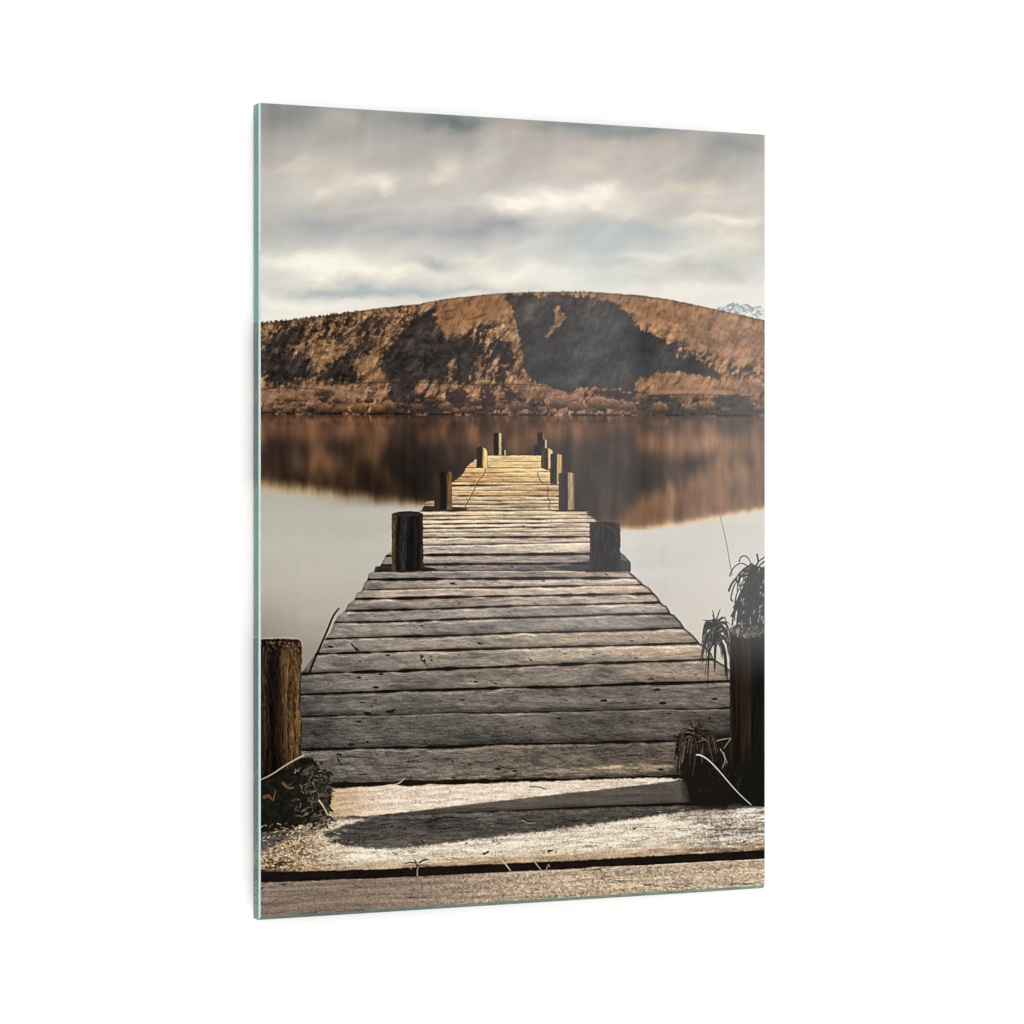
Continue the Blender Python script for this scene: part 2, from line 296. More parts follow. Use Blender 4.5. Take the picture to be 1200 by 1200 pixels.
# image pixel row -> sheet row for this column
d_ = (DL+SU*Ug[ws]/1000)
src_v = (500+(src_py-599.6)*d_/FOC*1000)/SY
wob = (fbm(wx_/4, wy_/40, 2, 3)-.5)*2
col_i = np.clip((Ug[ws]/SX+wob).astype(int), 0, NX-1)
row_i = np.clip(src_v.astype(int), 0, NY-1)
refl = HILLPIC[row_i, col_i]
lum = refl.mean(-1, keepdims=True)
skyref = np.clip((src_v-0)/1, 0, 1)
rid_y = np.interp(wx_, [p[0] for p in RIDGE], [p[1] for p in RIDGE])
issky = (src_py < rid_y+1).astype(f32)
r1 = blurh(blurv(refl, 14), 5); r1 = blurh(blurv(r1, 9), 3)
r2 = blurv(refl, 5)
near = ss(505, 488, wy_)[..., None]
r1 = r1*(1-near)+r2*near
m1 = blurh(blurv(issky[..., None], 10), 8); m2 = blurv(blurh(m1, 5), 9)[..., 0]; m3 = blurv(blurv(m1, 20), 12)[..., 0]; lw_ = ss(560, 420, wx_); m1 = m2*(1-lw_)+m3*lw_
stre = fbm(wx_/11, wy_/90, 1, 4, .5)-.5
gr = r1.mean(-1, keepdims=True); hillw = (r1*.80+gr*.20)*C(.84,.74,.66)+C(16,12,9)
hz = fbm(wx_/90, wy_/5, 0, 3, .5)-.5; hillw = hillw*(1+stre[..., None]*.62+hz[..., None]*.05)
dk = np.clip((wy_-490)/100, 0, 1)[..., None]
lfw = ss(600, 480, wx_)[..., None]; hillw = hillw*(1-.12*dk)*(1-.26*lfw*ss(525,580,wy_)[..., None]); rtw = ss(735, 800, wx_)[..., None]; hg = hillw.mean(-1, keepdims=True); hillw = hillw*(1-.25*rtw)+hg*.25*rtw*C(1.12,1,.90)+rtw*C(15,13,12)
# pale water mirroring the sky
ys = [560, 600, 640, 680, 720, 760, 800]
cL = np.array([[176,168,152],[184,181,168],[191,186,174],[190,184,172],[180,174,160],[160,151,136],[150,140,124]], float)
cR = np.array([[222,210,192],[214,205,192],[206,203,196],[208,202,194],[208,201,189],[204,196,184],[198,190,178]], float)
t = ss(360, 760, wx_)[..., None]
wa = np.stack([np.interp(wy_, ys, cL[:, j]) for j in range(3)], -1); wb = np.stack([np.interp(wy_, ys, cR[:, j]) for j in range(3)], -1)
pale = (wa*(1-t)+wb*t).astype(f32)
g = np.exp(-(((wx_-310)/45)**2+((wy_-745)/50)**2)); pale *= (1-.10*g)[..., None]
pale += ((fbm(wx_/60, wy_/14, 3, 4)-.5)*9)[..., None]+((fbm(wx_/9, wy_/80, 5, 3)-.5)*5)[..., None]
m1 = np.clip(m1*1.25+(fbm(wx_/7, wy_/50, 4, 3)-.5)*.60*np.clip(4*m1*(1-m1), 0, 1)-.08, 0, 1)
m1 = ss(0, 1, m1)
band = np.clip(4*m1*(1-m1), 0, 1)[..., None]*C(22,11,-6)
water = hillw*(1-m1[..., None])+pale*m1[..., None]+band
a = np.clip((wy_-shore)/1.2+.5, 0, 1)
LAB[ws] = np.where(a > .5, L_LAKE, LAB[ws])
IMG[ws] = IMG[ws]*(1-a[..., None])+water*a[..., None]
# deepen the dark mirrored cliff and the amber foot of the reflection
g = np.exp(-(((PX-470)/60)**2+((PY-560)/50)**2))*ss(488,500,PY); IMG *= (1-.35*g*(LAB == L_LAKE)*ss(599,585,PY))[..., None]
g = np.exp(-(((PX-750)/14)**2+((PY-606)/16)**2))*(LAB == L_LAKE)*(PY < 621); IMG[:] = IMG*(1-.55*g[..., None])+C(122,88,58)*.55*g[..., None]
# ---------------------------------------------------------------- jetty
GAPS = [ # image pixels x0,y0,x1,y1, thickness, plank colour at the left / right below this line
 (529,534,640,534,0,(226,186,134),(228,190,136)),(529,541.5,640,541,.7,(222,178,124),(226,184,128)),(529,548,645,548.5,1.6,(216,172,114),(232,192,132)),
 (529,554.5,645,553,.9,(206,158,96),(226,184,124)),(529,559,645,559,.8,(198,150,92),(222,180,122)),(529,564.5,645,565,1.0,(214,178,128),(180,140,96)),(527,569,656,568,1.9,(204,176,146),(196,160,118)),
 (527,575,656,574.5,.9,(206,168,120),(200,160,112)),(527,581,656,581.5,1.5,(190,160,130),(204,176,136)),(525,586.5,656,586,.8,(176,146,120),(206,180,146)),(500,591,656,590,1.3,(210,178,140),(170,148,120)),(497,594.5,656,594,.9,(150,122,100),(186,160,130)),
 (492,598.6,690,598.2,2.0,(206,184,154),(206,182,146)),(470,605,697,603,1.1,(188,164,138),(198,174,144)),(468,609.5,700,607.5,1.3,(204,182,156),(206,184,158)),(466,614.5,702,612.3,1.4,(198,176,152),(182,160,138)),
 (464,619.3,706,617.4,1.3,(190,170,146),(204,182,156)),(462,624.3,710,622.7,1.2,(188,164,140),(200,178,152)),(460,630,714,628.8,2.0,(192,178,158),(186,164,140)),(458,640,718,635,1.0,(186,170,152),(206,184,160)),
 (456,651,722,649,2.8,(156,138,126),(146,132,126)),(448,661.8,728,660.4,2.6,(122,112,104),(112,104,102)),(438,669.3,737,668.6,1.6,(124,118,112),(158,132,112)),
 (431,679.2,745,677.3,2.8,(134,122,112),(196,168,138)),(427,691.3,755,685.3,2.0,(148,130,116),(190,160,132)),(416,702,766.6,695.5,2.6,(126,116,106),(174,146,122)),(405,716,775,706,2.5,(134,124,114),(140,126,118)),
 (392,729.5,787,719,2.4,(126,118,109),(120,110,104)),(385,748.5,802,736.3,2.4,(124,116,107),(156,134,108)),(372,766.3,820,754,2.5,(120,113,105),(176,150,120)),(350,790,838,772.5,3.2,(116,110,103),(146,126,108)),
 (345,813.5,858,798.3,3.2,(104,99,92),(112,104,97)),(345,840,858,829.5,2.0,(98,93,87),(88,79,70)),(345,879,858,866.5,3.2,(118,110,99),(92,78,64)),
 (345,921.5,858,909,5.2,(206,182,150),(84,76,68)),(300,959,860,939,4.2,(84,78,71),(72,66,60)),(300,1022.8,900,995.6,0,(24,20,17),(24,20,17)),(300,1034.3,900,1005.6,0,(132,112,96),(186,158,128)),(300,1092,900,1060,0,(120,104,90),(150,130,110))]
def liney(g, X): return g[1]+(g[3]-g[1])*(X-g[0])/(g[2]-g[0])
js = (slice(int(400/SY), NY), slice(0, NX))
jx, jy = PX[js], PY[js]
wav = (fbm(jx/70, jy/14, 2, 3)-.5)
jw = wav*np.interp(jy, [530,650,800,1000], [.6,1.2,2.4,3.2])
Yw = jy+jw
deck = np.zeros(jx.shape+(3,), f32)
persp = np.clip((jy-487)/500, .06, 1.2)                       # texture scale grows towards the viewer
rj = np.random.RandomState(5)
gapa = np.zeros(jx.shape, f32)
for i in range(len(GAPS)-1):
    g0, g1 = GAPS[i], GAPS[i+1]
    y0 = liney(g0, jx); y1 = liney(g1, jx)
    s = (Yw-y0)/np.maximum(y1-y0, .5)
    m = (s >= 0) & (s < 1)
    if not m.any(): continue
    idx = np.nonzero(m); xs = jx[idx]; yy = jy[idx]; sv = s[idx]; ps = persp[idx]; th = (y1-y0)[idx]
    t = np.clip((xs-g0[0])/(g0[2]-g0[0]), 0, 1)[:, None]
    c = C(*g0[5])*(1-t)+C(*g0[6])*t
    off = rj.uniform(0, 90, 4).astype(f32)
    lx = (xs-596)/ps/70+off[0]                               # distance along the plank
    ly = sv*th/ps/70
    far = ss(640, 560, yy)
    g_broad = fbm(lx*.6+off[1], sv*2.2+off[2], i, 3)-.5
    warp = (fbm(lx*1.3, ly*3, i+3, 3)-.5)*.12
    g_grain = fbm(lx*1.6+off[3], (ly+warp)*16+off[2], i+1, 5, .62)-.5
    g_fine = fbm(lx*7, (ly+warp*.6)*46+off[1], i+2, 4, .68)-.5
    g_speck = fbm(xs/1.5, yy/1.2, i+4, 3, .75)-.5
    nearw = ss(700, 960, yy)
    con = np.clip(.36-.06*far, 0, 1)
    v = 1+g_broad*.52+g_grain*con*1.25+g_fine*(.36+.60*nearw)*(1-.5*far)+g_speck*(.20+.50*nearw)+(fbm(xs/(4+12*ps), yy/(1.5+3*ps), i, 4, .58)-.5)*.42*(.3+.7*ss(600,760,yy))
    # cracks running with the grain
    cr = fbm(lx*1.5+off[2], (ly+warp)*30+off[3], i+5, 3, .5)
    v -= ss(.68, .78, cr)*.38*(.35+.65*nearw)
    # rounded plank edges: pale upper arris, darker lower one
    v *= 1+.10*ss(.26, .04, sv)-.30*ss(.70, 1.0, sv)*ss(540, 620, yy)
    if g0[4] == 0 and i == len(GAPS)-3: v = 1+g_speck*.25
    # colour drift
    c = c*np.clip(v, .12, 1.6)[:, None]
    c = c*(1+g_broad[:, None]*C(.10,0,-.10))
    # nail holes, knots and flecks
    hole = vn(xs/(1.8+3.6*ps)+off[0], yy/(1.0+1.5*ps)+off[1], i+2)+(fbm(xs/2, yy/1.3, i, 2)-.5)*.16
    hm_ = ss(.93, 1.0, hole)*ss(.15,.3,sv)*ss(.95,.8,sv)
    c = c*(1-.8*hm_)[:, None]
    gl_ = c.mean(-1, keepdims=True); kg = (.52*ss(590,680,yy))[:, None]; c = (c*(1-kg)+gl_*kg*C(1.04,1,.96))*(1+.10*ss(640,700,yy)*ss(800,740,yy))[:, None]; far_ = (1-ss(560,600,yy))[:, None]; c = c*(1-.26*far_)+gl_*.26*far_*C(1.14,1,.86); deck[idx] = c*C(1.0,.985,.965)
for g0 in GAPS:
    if g0[4] > 0:
        yg = liney(g0, jx)
        th = g0[4]*(1+.95*(fbm(jx/17, jx*0+g0[1], 3, 3)-.5)*2)
        th = th*(1-.65*ss(.50,.66,fbm(jx/50, jx*0+g0[1]*.37, 1, 2))*(g0[4] < 2.1))
        d = np.abs(Yw-yg)-th*.5
        ga = np.clip(.5-d/.9, 0, 1)*(1 if g0[4] > 1.2 else .72)
        deck = deck*(1-ga[..., None])+C(26,19,15)*ga[..., None]
        ua = np.exp(-((Yw-yg-th-.9)/.7)**2)*.22*(fbm(jx/9, jx*0+g0[1], 2, 2))*2; deck = deck*(1+ua[..., None])
# ---- pools of sun and shade on the front planks
def inpoly(pts, soft, warp=None, smooth=1):
    F = np.zeros((NY, NX), f32); sl, a = mask(pts, soft, warp, smooth); F[sl] = a; return F[js]
grey = deck.mean(-1, keepdims=True)
# strong sun on the board under the broad gap
litm = inpoly([(380,975),(384,957.5),(400,954),(300,1000),(300,1024),(460,1019),(600,1013),(700,1007.5),(950,994),(950,941),(860,948),(808,950),(760,957),(700,965),(640,973),(560,983),(500,991),(460,994.5),(425,994),(395,989),(380,985),(400,980.5),(385,981),(376,978),(395,970),(420,962.5),(430,960),(385,960),(340,965),(300,975)], 3.4, (2.6, 5, 1), 1)
near_c = fbm(jx/1.7, jy/1.6, 1, 4, .75)-.5
grn = fbm(jx/26, (jy+jx*.045)/2.6, 2, 4, .6)-.5; crk = np.exp(-((fbm(jx/70, (jy+jx*.05)/9, 4, 4, .55)-.5)/.010)**2)*ss(.38,.55,fbm(jx/40, jy/9, 1, 3))
cream = C(227,210,187)*(1+(near_c*.70+grn*.62)[..., None]); cream = cream*(1-(.38*crk)[..., None])
edge_b = ss(0, 16, (1019-(jx-460)*.054)-jy)[..., None]; cream = cream*(edge_b*1+(1-edge_b)*C(.76,.70,.62))
rt = ss(760, 850, jx)*ss(1, 0, np.abs(jy-972)/60)
grit = fbm(jx/2.2+jy/3, jy/1.8-jx/5, 4, 4, .75)-.5
cream = cream*(1-(rt*.22)[..., None]+(rt*grit*1.25+rt*grn*.9)[..., None]*C(.9,1,1.12))
lf = ss(430, 320, jx)
cream = cream*(1-(lf*.46)[..., None]*C(.85,1,1.2)+(lf*grit*2.0)[..., None])
deck = deck*(1-litm[..., None])+cream*litm[..., None]
# sun on the board above (left part and a wedge running right)
l2 = inpoly([(380,924),(495,921),(600,917),(700,913.5),(770,911),(800,913),(775,917),(740,921),(700,925.5),(640,932),(560,941),(495,949),(462,953.5),(440,956),(382,957)], 2.2, (1.8, 6, 2), 0)
c2 = C(230,210,188)*(1+(near_c*.52+grn*.42)[..., None])*(1-(.3*crk)[..., None]); c2 = c2*(1-(ss(470,380,jx)*.20)[..., None]*C(.7,1,1.5))
deck = deck*(1-l2[..., None])+c2*l2[..., None]
l2s = inpoly([(440,957),(462,954),(495,949.5),(560,941.5),(640,932.5),(700,926),(775,917.5),(800,914),(860,912),(860,938),(700,944),(600,949),(495,953.5)], 1.2)
deck = deck*(1-.80*l2s[..., None])+C(84,77,70)*(1+(grn*.5+near_c*.35)[..., None])*.80*l2s[..., None]
# sunny lower arris of the board above that
l3 = inpoly([(480,914),(560,909),(640,903),(700,898),(790,893),(790,905),(700,908),(600,912),(480,917.5)], 3, (4, 14, 3))
deck = deck*(1+(l3*(.42+grn*1.5))[..., None]*C(1.1,1,.85))
# darkness under the two front posts and towards the left middle
g = np.exp(-(((jx-340)/60)**2+((jy-830)/60)**2)); deck *= (1-.22*g)[..., None]
dkR = inpoly([(812,862),(900,850),(900,940),(870,944),(808,948),(803,925),(800,905)], 14, (4, 12, 1)); deck = deck*(1-.93*dkR[..., None])+C(24,22,18)*.93*dkR[..., None]
# crevice between the last two boards
cv = inpoly([(300,1022.8),(460,1018),(480,1016.5),(680,1008.5),(780,1002.4),(905,995.5),(905,1006),(700,1015.4),(680,1017.5),(480,1027.7),(306,1034.2),(300,1034.4)], 1.4, (1.1, 9, 4), 0)
deck = deck*(1-cv[..., None])+(C(25,20,17)+(fbm(jx/9,jy/5,1,3)-.5)[..., None]*12)*cv[..., None]
# gritty front board
fb = ss(0, 2, jy-(1034.3-(jx-306)*.048)-1)
gb = fbm(jx/2.3, jy/1.9, 3, 4, .8)-.5
gstr = fbm(jx/60, (jy+jx*.05)/3.0, 1, 4, .6)-.5
fc = (C(132,115,100)*(1-ss(380, 760, jx)[..., None])+C(190,168,142)*ss(380, 760, jx)[..., None])*(1+(gb*(.62+.62*ss(400,640,jx))+gstr*.55)[..., None])
ckn = fbm(jx/60, (jy+jx*.05)/7.5, 5, 3, .5); ck = np.exp(-((ckn-.52)/.012)**2)*ss(.40,.56,fbm(jx/50, jy/8, 2, 3)); fc *= (1-.6*ck)[..., None]
deck = deck*(1-fb[..., None])+fc*fb[..., None]
# ---- outline of the deck
near_out = [(441,669),(432,672),(430,680),(427,683),(424,692),(418,695),(415,703),(408,708),(404,716),(396,722),(391,731),(388,740),(381,748),(376,757),(368,768),(358,783),(351,790),(346,800),(300,800),(300,1100),(905,1100),(905,790),(860,790),(850,780),(836,772),(834,766),(826,757),(820,753.5),(812,744),(805,738.5),(802,736),(797,728),(790,720.5),(786,719),(781,710),(775,707),(771,700),(767,696),(760,688),(754,685),(748,679),(738,670),(738,668.6)]
mid_out = [(441,669.2),(446,662),(452,651),(459,645),(462,640),(470,620),(476,607),(488,600),(493,598),(560,597.6),(688,597.6),(690,602),(697,606),(706,616),(716,630),(726,646),(732,652),(739,660),(739,669.2)]
far_out = [(495,598.8),(495.5,592),(500,588),(510,587),(524,573),(529,569.5),(529,566),(539,559),(541.5,556),(544,553),(545.5,549.5),(547,546.5),(556,539.5),(560,536.5),(571,533.8),(635.2,533.8),(635.2,548),(644.5,551.5),(644.5,566.5),(655.5,567.5),(655.5,584),(664,598.8)]
for out in (far_out, mid_out, near_out):
    sl, a = mask(out, 1.0, (.5, 4, 2))
    D = np.zeros((NY, NX, 3), f32); D[js] = deck
    # dark end grain along the outline
    P = q(out); dd = sdf(P, sl)
    eg = ss(-4.5*1.0, -.5, dd)*(PY[sl] > 600)*(PY[sl] < 800)*(np.abs(PX[sl]-596) > 90)*np.where(PX[sl] > 596, 1, .30)
    c = D[sl]*(1-.62*eg[..., None])
    put(sl, a, c, L_JET)
# far gold: warm the lit end
# chain lying along the far planks
for P_ in [[(569.5,547),(568.5,552),(566,557),(561,562.5),(559.5,566),(557.5,569),(555,575)],[(555.5,574),(552,580),(550,585)],[(546.5,584),(549.5,587),(545,592),(545.5,597)]]:
    stroke(P_, 1.5, 1.8, C(96,66,42), a0=.85); stroke([(a-1.3,b) for a, b in P_], 1.0, 1.0, C(236,208,158), a0=.5)
for P_ in [[(630,554),(630.5,558),(633,563),(635.5,566)],[(641.5,571),(643,575),(641,579),(643,585),(645,589),(642,593),(645,597)]]:
    stroke(P_, 1.4, 1.6, C(92,66,48), a0=.8)
# shadow to the right of the left middle post and left of the right one
sl, a = mask([(494,663),(500,664.5),(508,666),(514,668.5),(494,670)], 2); put(sl, a*.85, C(16,12,11))
sl, a = mask([(640,664),(670,661.5),(692,656),(692,669),(670,668.5),(650,666)], 3); put(sl, a*.75, C(40,38,40))
sl, a = mask([(440,664),(460,661),(460,670),(438,670)], 1.6); put(sl, a*.8, C(26,18,15))
sl, a = mask([(497,592.5),(512,593),(530,594),(548,595.5),(546,598),(494,598)], 1.6); put(sl, a*.85, C(32,18,12))
# squared beam end beside the right middle post
sl, a = mask([(726,647),(731,650),(738.5,658),(738.8,667),(735,668.5),(726,668.5)], 1); put(sl, a, C(58,56,57), L_JET)
sl, a = mask([(727,648),(731,651),(737.5,657.5),(727,656.5)], 1); put(sl, a*.7, C(108,104,100))
# ---------------------------------------------------------------- posts
def post(x0, x1, y0, y1, stops, label, tex=1.0, top=2.0, sx=1.6, tilt=0, rough=.8, shape=None):
    lab = part('post', label, L_JET)
    P_ = shape or [(x0,y0+top),(x0+(x1-x0)*.12,y0+top*.35),(x0+(x1-x0)*.5,y0),(x0+(x1-x0)*.88,y0+top*.35),(x1,y0+top),(x1-tilt,y1),(x0-tilt,y1)]
    sl, a = mask(P_, 1.0, (rough, 5, lab), 0)
    X, Y = PX[sl], PY[sl]
    w = x1-x0; t = (X-x0)/w+(fbm(X/6, Y/40, lab, 3)-.5)*.16*min(1, tex)
    xs = [s[0] for s in stops]; cs = np.array([s[1] for s in stops], float)
    col = np.stack([np.interp(t, xs, cs[:, j]) for j in range(3)], -1).astype(f32)
    wr = (fbm(X/9, Y/40, lab+2, 3)-.5)*w*.16
    n = fbm((X+wr)/sx, Y/(sx*11), lab, 5, .65)-.5; n2 = fbm(X/1.2, Y/3.4, lab+1, 3, .7)-.5
    col = col*np.clip(1+(n*1.9+n2*.7)[..., None]*tex, .05, 2.4)
    put(sl, a, col, lab, .5)
    return sl, X, Y, a, lab
G = (228,190,128)
post(629.5,637.5,507,534,[(0,(44,32,28)),(.6,(34,24,22)),(.82,(60,46,38)),(.95,(170,136,100))],'farthest dark post at the right tip of the jetty',.3,.8)
post(625,631.5,521.5,534,[(0,(70,54,44)),(.2,(40,30,26)),(1,(36,28,26))],'short stub post just left of the farthest right post',.3,1)
post(634,640.5,515,548,[(0,(44,38,34)),(.6,(40,32,30)),(.8,(196,164,126)),(1,(200,168,124))],'slim post between the farthest and the hooked right posts',.3,1)
post(587,592.5,527,534,[(0,(34,26,24)),(.6,(40,32,28)),(.8,(190,170,140))],'short stub post beside the thin far left post',.3,1)
post(578.3,587.4,507,534,[(0,(30,22,20)),(.1,(14,9,8)),(.62,(16,10,9)),(.74,(220,190,132)),(.95,(214,180,120))],'thin dark post with a bright right edge at the left tip',.3,.8)
post(645,658.8,532,567,[(0,(56,50,48)),(.1,(42,38,37)),(.52,(50,43,41)),(.6,(190,152,104)),(.9,(206,170,116)),(1,(110,84,60))],'third visible right post, its right face sunlit',.35,1)
post(635,647.5,525,550,[(0,(66,54,40)),(.3,(60,48,32)),(.5,(44,32,26)),(.62,(214,180,126)),(.9,(232,202,148))],'right post with a sunlit hooked top',.35,1,
     shape=[(635,527),(638,525.2),(643,525.2),(647,528),(647.6,531),(645,532.4),(644.6,549),(641,550.5),(635,549)])
post(557.8,571.6,524,548.3,[(0,(60,44,28)),(.15,(34,24,17)),(.52,(44,30,19)),(.62,(216,178,118)),(.85,(234,202,144)),(1,(170,132,84))],'leaning left post with a rounded sunlit top',.4,2,
     shape=[(558,526),(560,524),(565,523.6),(569,526),(571,530),(572,547),(569.5,549),(558,547.5)])
post(654.5,673.5,554,597.5,[(0,(70,60,52)),(.08,(58,48,47)),(.55,(54,44,44)),(.62,(160,130,98)),(.82,(178,148,112)),(.94,(110,86,64)),(1,(60,46,38))],'right post behind the broad right post, half in sun',.35,1)
sl, X, Y, a, l5 = post(508.8,529.6,552.5,597.2,[(0,(48,36,22)),(.25,(44,32,18)),(.42,(12,8,7)),(.66,(16,11,9)),(.74,(104,74,40)),(.9,(126,92,50)),(1,(92,64,34))],'left post with a split top, second from the front group',.5,1)
stroke([(524.5,553),(525.5,560)],2.0,.6,C(26,18,14))
# broad middle posts
sl, X, Y, a, l3 = post(459,496,599,669,[(0,(72,61,42)),(.16,(56,46,30)),(.22,(20,15,13)),(.40,(44,42,44)),(.5,(22,19,20)),(.62,(14,11,11)),(.75,(26,22,22)),(.85,(18,14,14)),(.95,(50,32,24)),(1,(36,22,17))],'broad near black left post in the middle of the jetty',.9,3,1.5,0,1.4)
sl2, a2 = mask([(460,602.5),(464,600.5),(470,599.5),(480,599),(490,600.3),(495,603),(490,604.5),(478,605),(466,604.5)],1,(.6,3,1)); put(sl2, a2*.9, C(44,38,37)*(1+(fbm(PX[sl2]/1.5,PY[sl2],1,3,.7)-.5)[..., None]*1.4))
sl, X, Y, a, l4 = post(691,727,611,668.5,[(0,(48,41,34)),(.2,(42,35,29)),(.45,(34,31,30)),(.7,(30,28,28)),(.9,(38,36,35)),(.97,(48,44,41))],'broad dark grey right post in the middle of the jetty',.9,3,1.3,0,1.5)
for (x, y) in [(716,618),(720,621),(721,626),(719.5,643),(716,648),(722,632),(712,617),(707,614.5)]:
    stroke([(x,y),(x+.6,y+2.6)],2.0,1.2,C(66,68,66),a0=.75)
# great front posts
l1 = part('post', 'huge rough brown post at the lower left corner', L_JET)
sl, a = mask([(300,749.5),(306,749),(320,748),(336,748),(348,748.5),(353,751.5),(354,760),(352.5,800),(351.5,830),(354,850),(353.5,880),(353,925),(300,935)],1.1,(1.6,7,1))
X, Y = PX[sl], PY[sl]
wr = (fbm(X/14, Y/40, 1, 3)-.5)*16
wr = wr*.55; n = fbm((X+wr)/3.2, Y/60, 2, 5, .70)-.5; n2 = fbm((X+wr)/1.2, Y/5, 3, 4, .75)-.5
t = (X+wr*.3-305)/49
cs = np.array([[30,22,16],[54,40,27],[26,19,14],[24,17,13],[56,41,27],[82,61,37],[96,73,44],[72,54,34]],float)
col = np.stack([np.interp(t, [0,.12,.25,.42,.56,.74,.9,1.0], cs[:, j]) for j in range(3)], -1).astype(f32)
col *= np.clip(1+(n*2.3+n2*1.7)[..., None], .10, 2.3)
col *= (1-.45*ss(860, 925, Y))[..., None]
tp = ss(772, 752, Y); mott = fbm(X/1.9, Y/3.2, 5, 4, .75)
col = col*(1-(tp*.55)[..., None])+(ss(.5,.66,mott)*tp)[..., None]*C(80,66,50)
put(sl, a, col, l1)
stroke([(305,748.6),(320,747.4),(338,747.4),(349,748),(353.5,751),(354.6,757)],1.4,1.2,C(190,172,148),a0=.75)
stroke([(306,751),(322,750.3),(338,750.6),(351,752.4)],1.6,1.6,C(16,10,8),a0=.8)
l2_ = part('post', 'huge dark post at the right edge with a furry lit top', L_JET)
sl, a = mask([(855,737),(862,732),(875,731),(890,731),(905,731),(905,946),(872,944),(853,935),(855,880)],1.1,(.9,6,2))
X, Y = PX[sl], PY[sl]
wr = (fbm(X/10, Y/50, 1, 3)-.5)*8
wr = wr*.4; n = fbm((X+wr)/2.6, Y/60, 3, 5, .68)-.5
t = (X+wr*.4-855)/42
cs = np.array([[38,30,24],[32,24,19],[24,17,13],[44,34,26],[41,32,24],[20,18,15],[18,18,15],[24,25,22]],float)
col = np.stack([np.interp(t, [0,.15,.24,.36,.55,.64,.8,1.0], cs[:, j]) for j in range(3)], -1).astype(f32)
col *= np.clip(1+(n*1.5)[..., None], .2, 1.9)
kk = ss(870, 905, Y)[..., None]; col = col*(1-kk)+C(23,21,17)*kk
put(sl, a, col, l2_)
rp = np.random.RandomState(11)
for k in range(150):
    x = rp.uniform(855, 899); y = 737+rp.uniform(-4, 9)*(.5+(x-855)/60)
    b = rp.uniform(.5, 1); c = C(206,192,172)*b if rp.rand() < .6 else C(40,36,33)
    stroke([(x,y),(x+rp.uniform(-3,3),y+rp.uniform(-3,3)),(x+rp.uniform(-4,4),y+rp.uniform(1,5))],.9,.6,c,a0=rp.uniform(.4,.85))
# ---------------------------------------------------------------- plants
def leaf(x, y, dx, dy, droop, w, col, lab, n=1.0):
    stroke([(x,y),(x+dx*.5,y+dy*.55-droop*.25),(x+dx*.85,y+dy*.9),(x+dx,y+dy+droop)],w,w*.30,col,lab,2)
rl = np.random.RandomState(21); rq = np.random.RandomState(5)
# grass stalk and tall plant above the right post
lg = part('printed_grass_stalk','thin bent grass stalk rising over the pale water at the right')
stroke([(843.5,604),(848,622),(852,640),(855,660),(858,674)],1.0,1.7,C(128,114,102),lg,a0=.9)
lp = part('printed_plant','tall drooping dark plant on top of the right front post')
D1 = C(40,40,38)
sl, a = mask([(878,668),(884,664),(892,664),(905,666),(905,732),(863,732),(864,716),(868,700),(872,684)],1.4,(2.6,4,3),1); put(sl, a, C(42,43,42), lp)
for P_, w in [([(882,668),(879,657),(874,651),(868,652),(866,658)],1.8),([(877,664),(869,659),(861,663),(856,671),(855,675)],1.8),([(880,662),(872,666),(864,676),(857,684),(854,692)],3.0),
   ([(876,674),(868,676),(862,682),(858,692),(856,702),(858,704)],2.2),([(874,682),(867,688),(863,696),(861,706)],2.0),([(874,684),(868,694),(864,704),(860,712)],3.0),
   ([(872,692),(866,702),(862,712),(857,722)],2.6),([(870,698),(864,710),(859,722),(858,732)],2.6),([(870,704),(867,716),(864,731)],3.0),([(884,666),(889,659),(887,650)],2.6),([(883,668),(888,658),(896,653)],2.0),
   ([(884,672),(890,662),(898,656)],2.2),([(885,676),(892,668),(899,664)],2.6),([(878,662),(882,660),(884,668)],2.4),([(868,670),(875,668),(882,671)],2.2)]:
    stroke(P_, w*.7, w*1.15, D1, lp)
for k in range(46):
    x0, y0 = rq.uniform(872, 892), rq.uniform(664, 716); sd = -1 if rq.rand() < .72 else 1; r = rq.uniform(7, 16)
    if x0+sd*r < 857: r = x0-857
    stroke([(x0,y0),(x0+sd*r*.6,y0-rq.uniform(-2,4)),(x0+sd*r,y0+rq.uniform(4,9)),(x0+sd*r*1.02,y0+rq.uniform(11,20))],2.2,1.6,D1*rq.uniform(.8,1.5),lp)
for k in range(26):
    x = rl.uniform(860, 898); y = rl.uniform(664, 728)
    if 874 < x < 888 and rl.rand() < .8: continue
    stroke([(x,y),(x-1.2+rl.uniform(-1,1),y+rl.uniform(2,5))],1.2,.6,C(206,198,186),lp,a0=.8)
for (x, y) in [(869,727),(879,723),(894,722),(864,738)]: stroke([(x,y),(x+.3,y+8)],.6,1.6,C(200,188,170),lp,a0=.7)
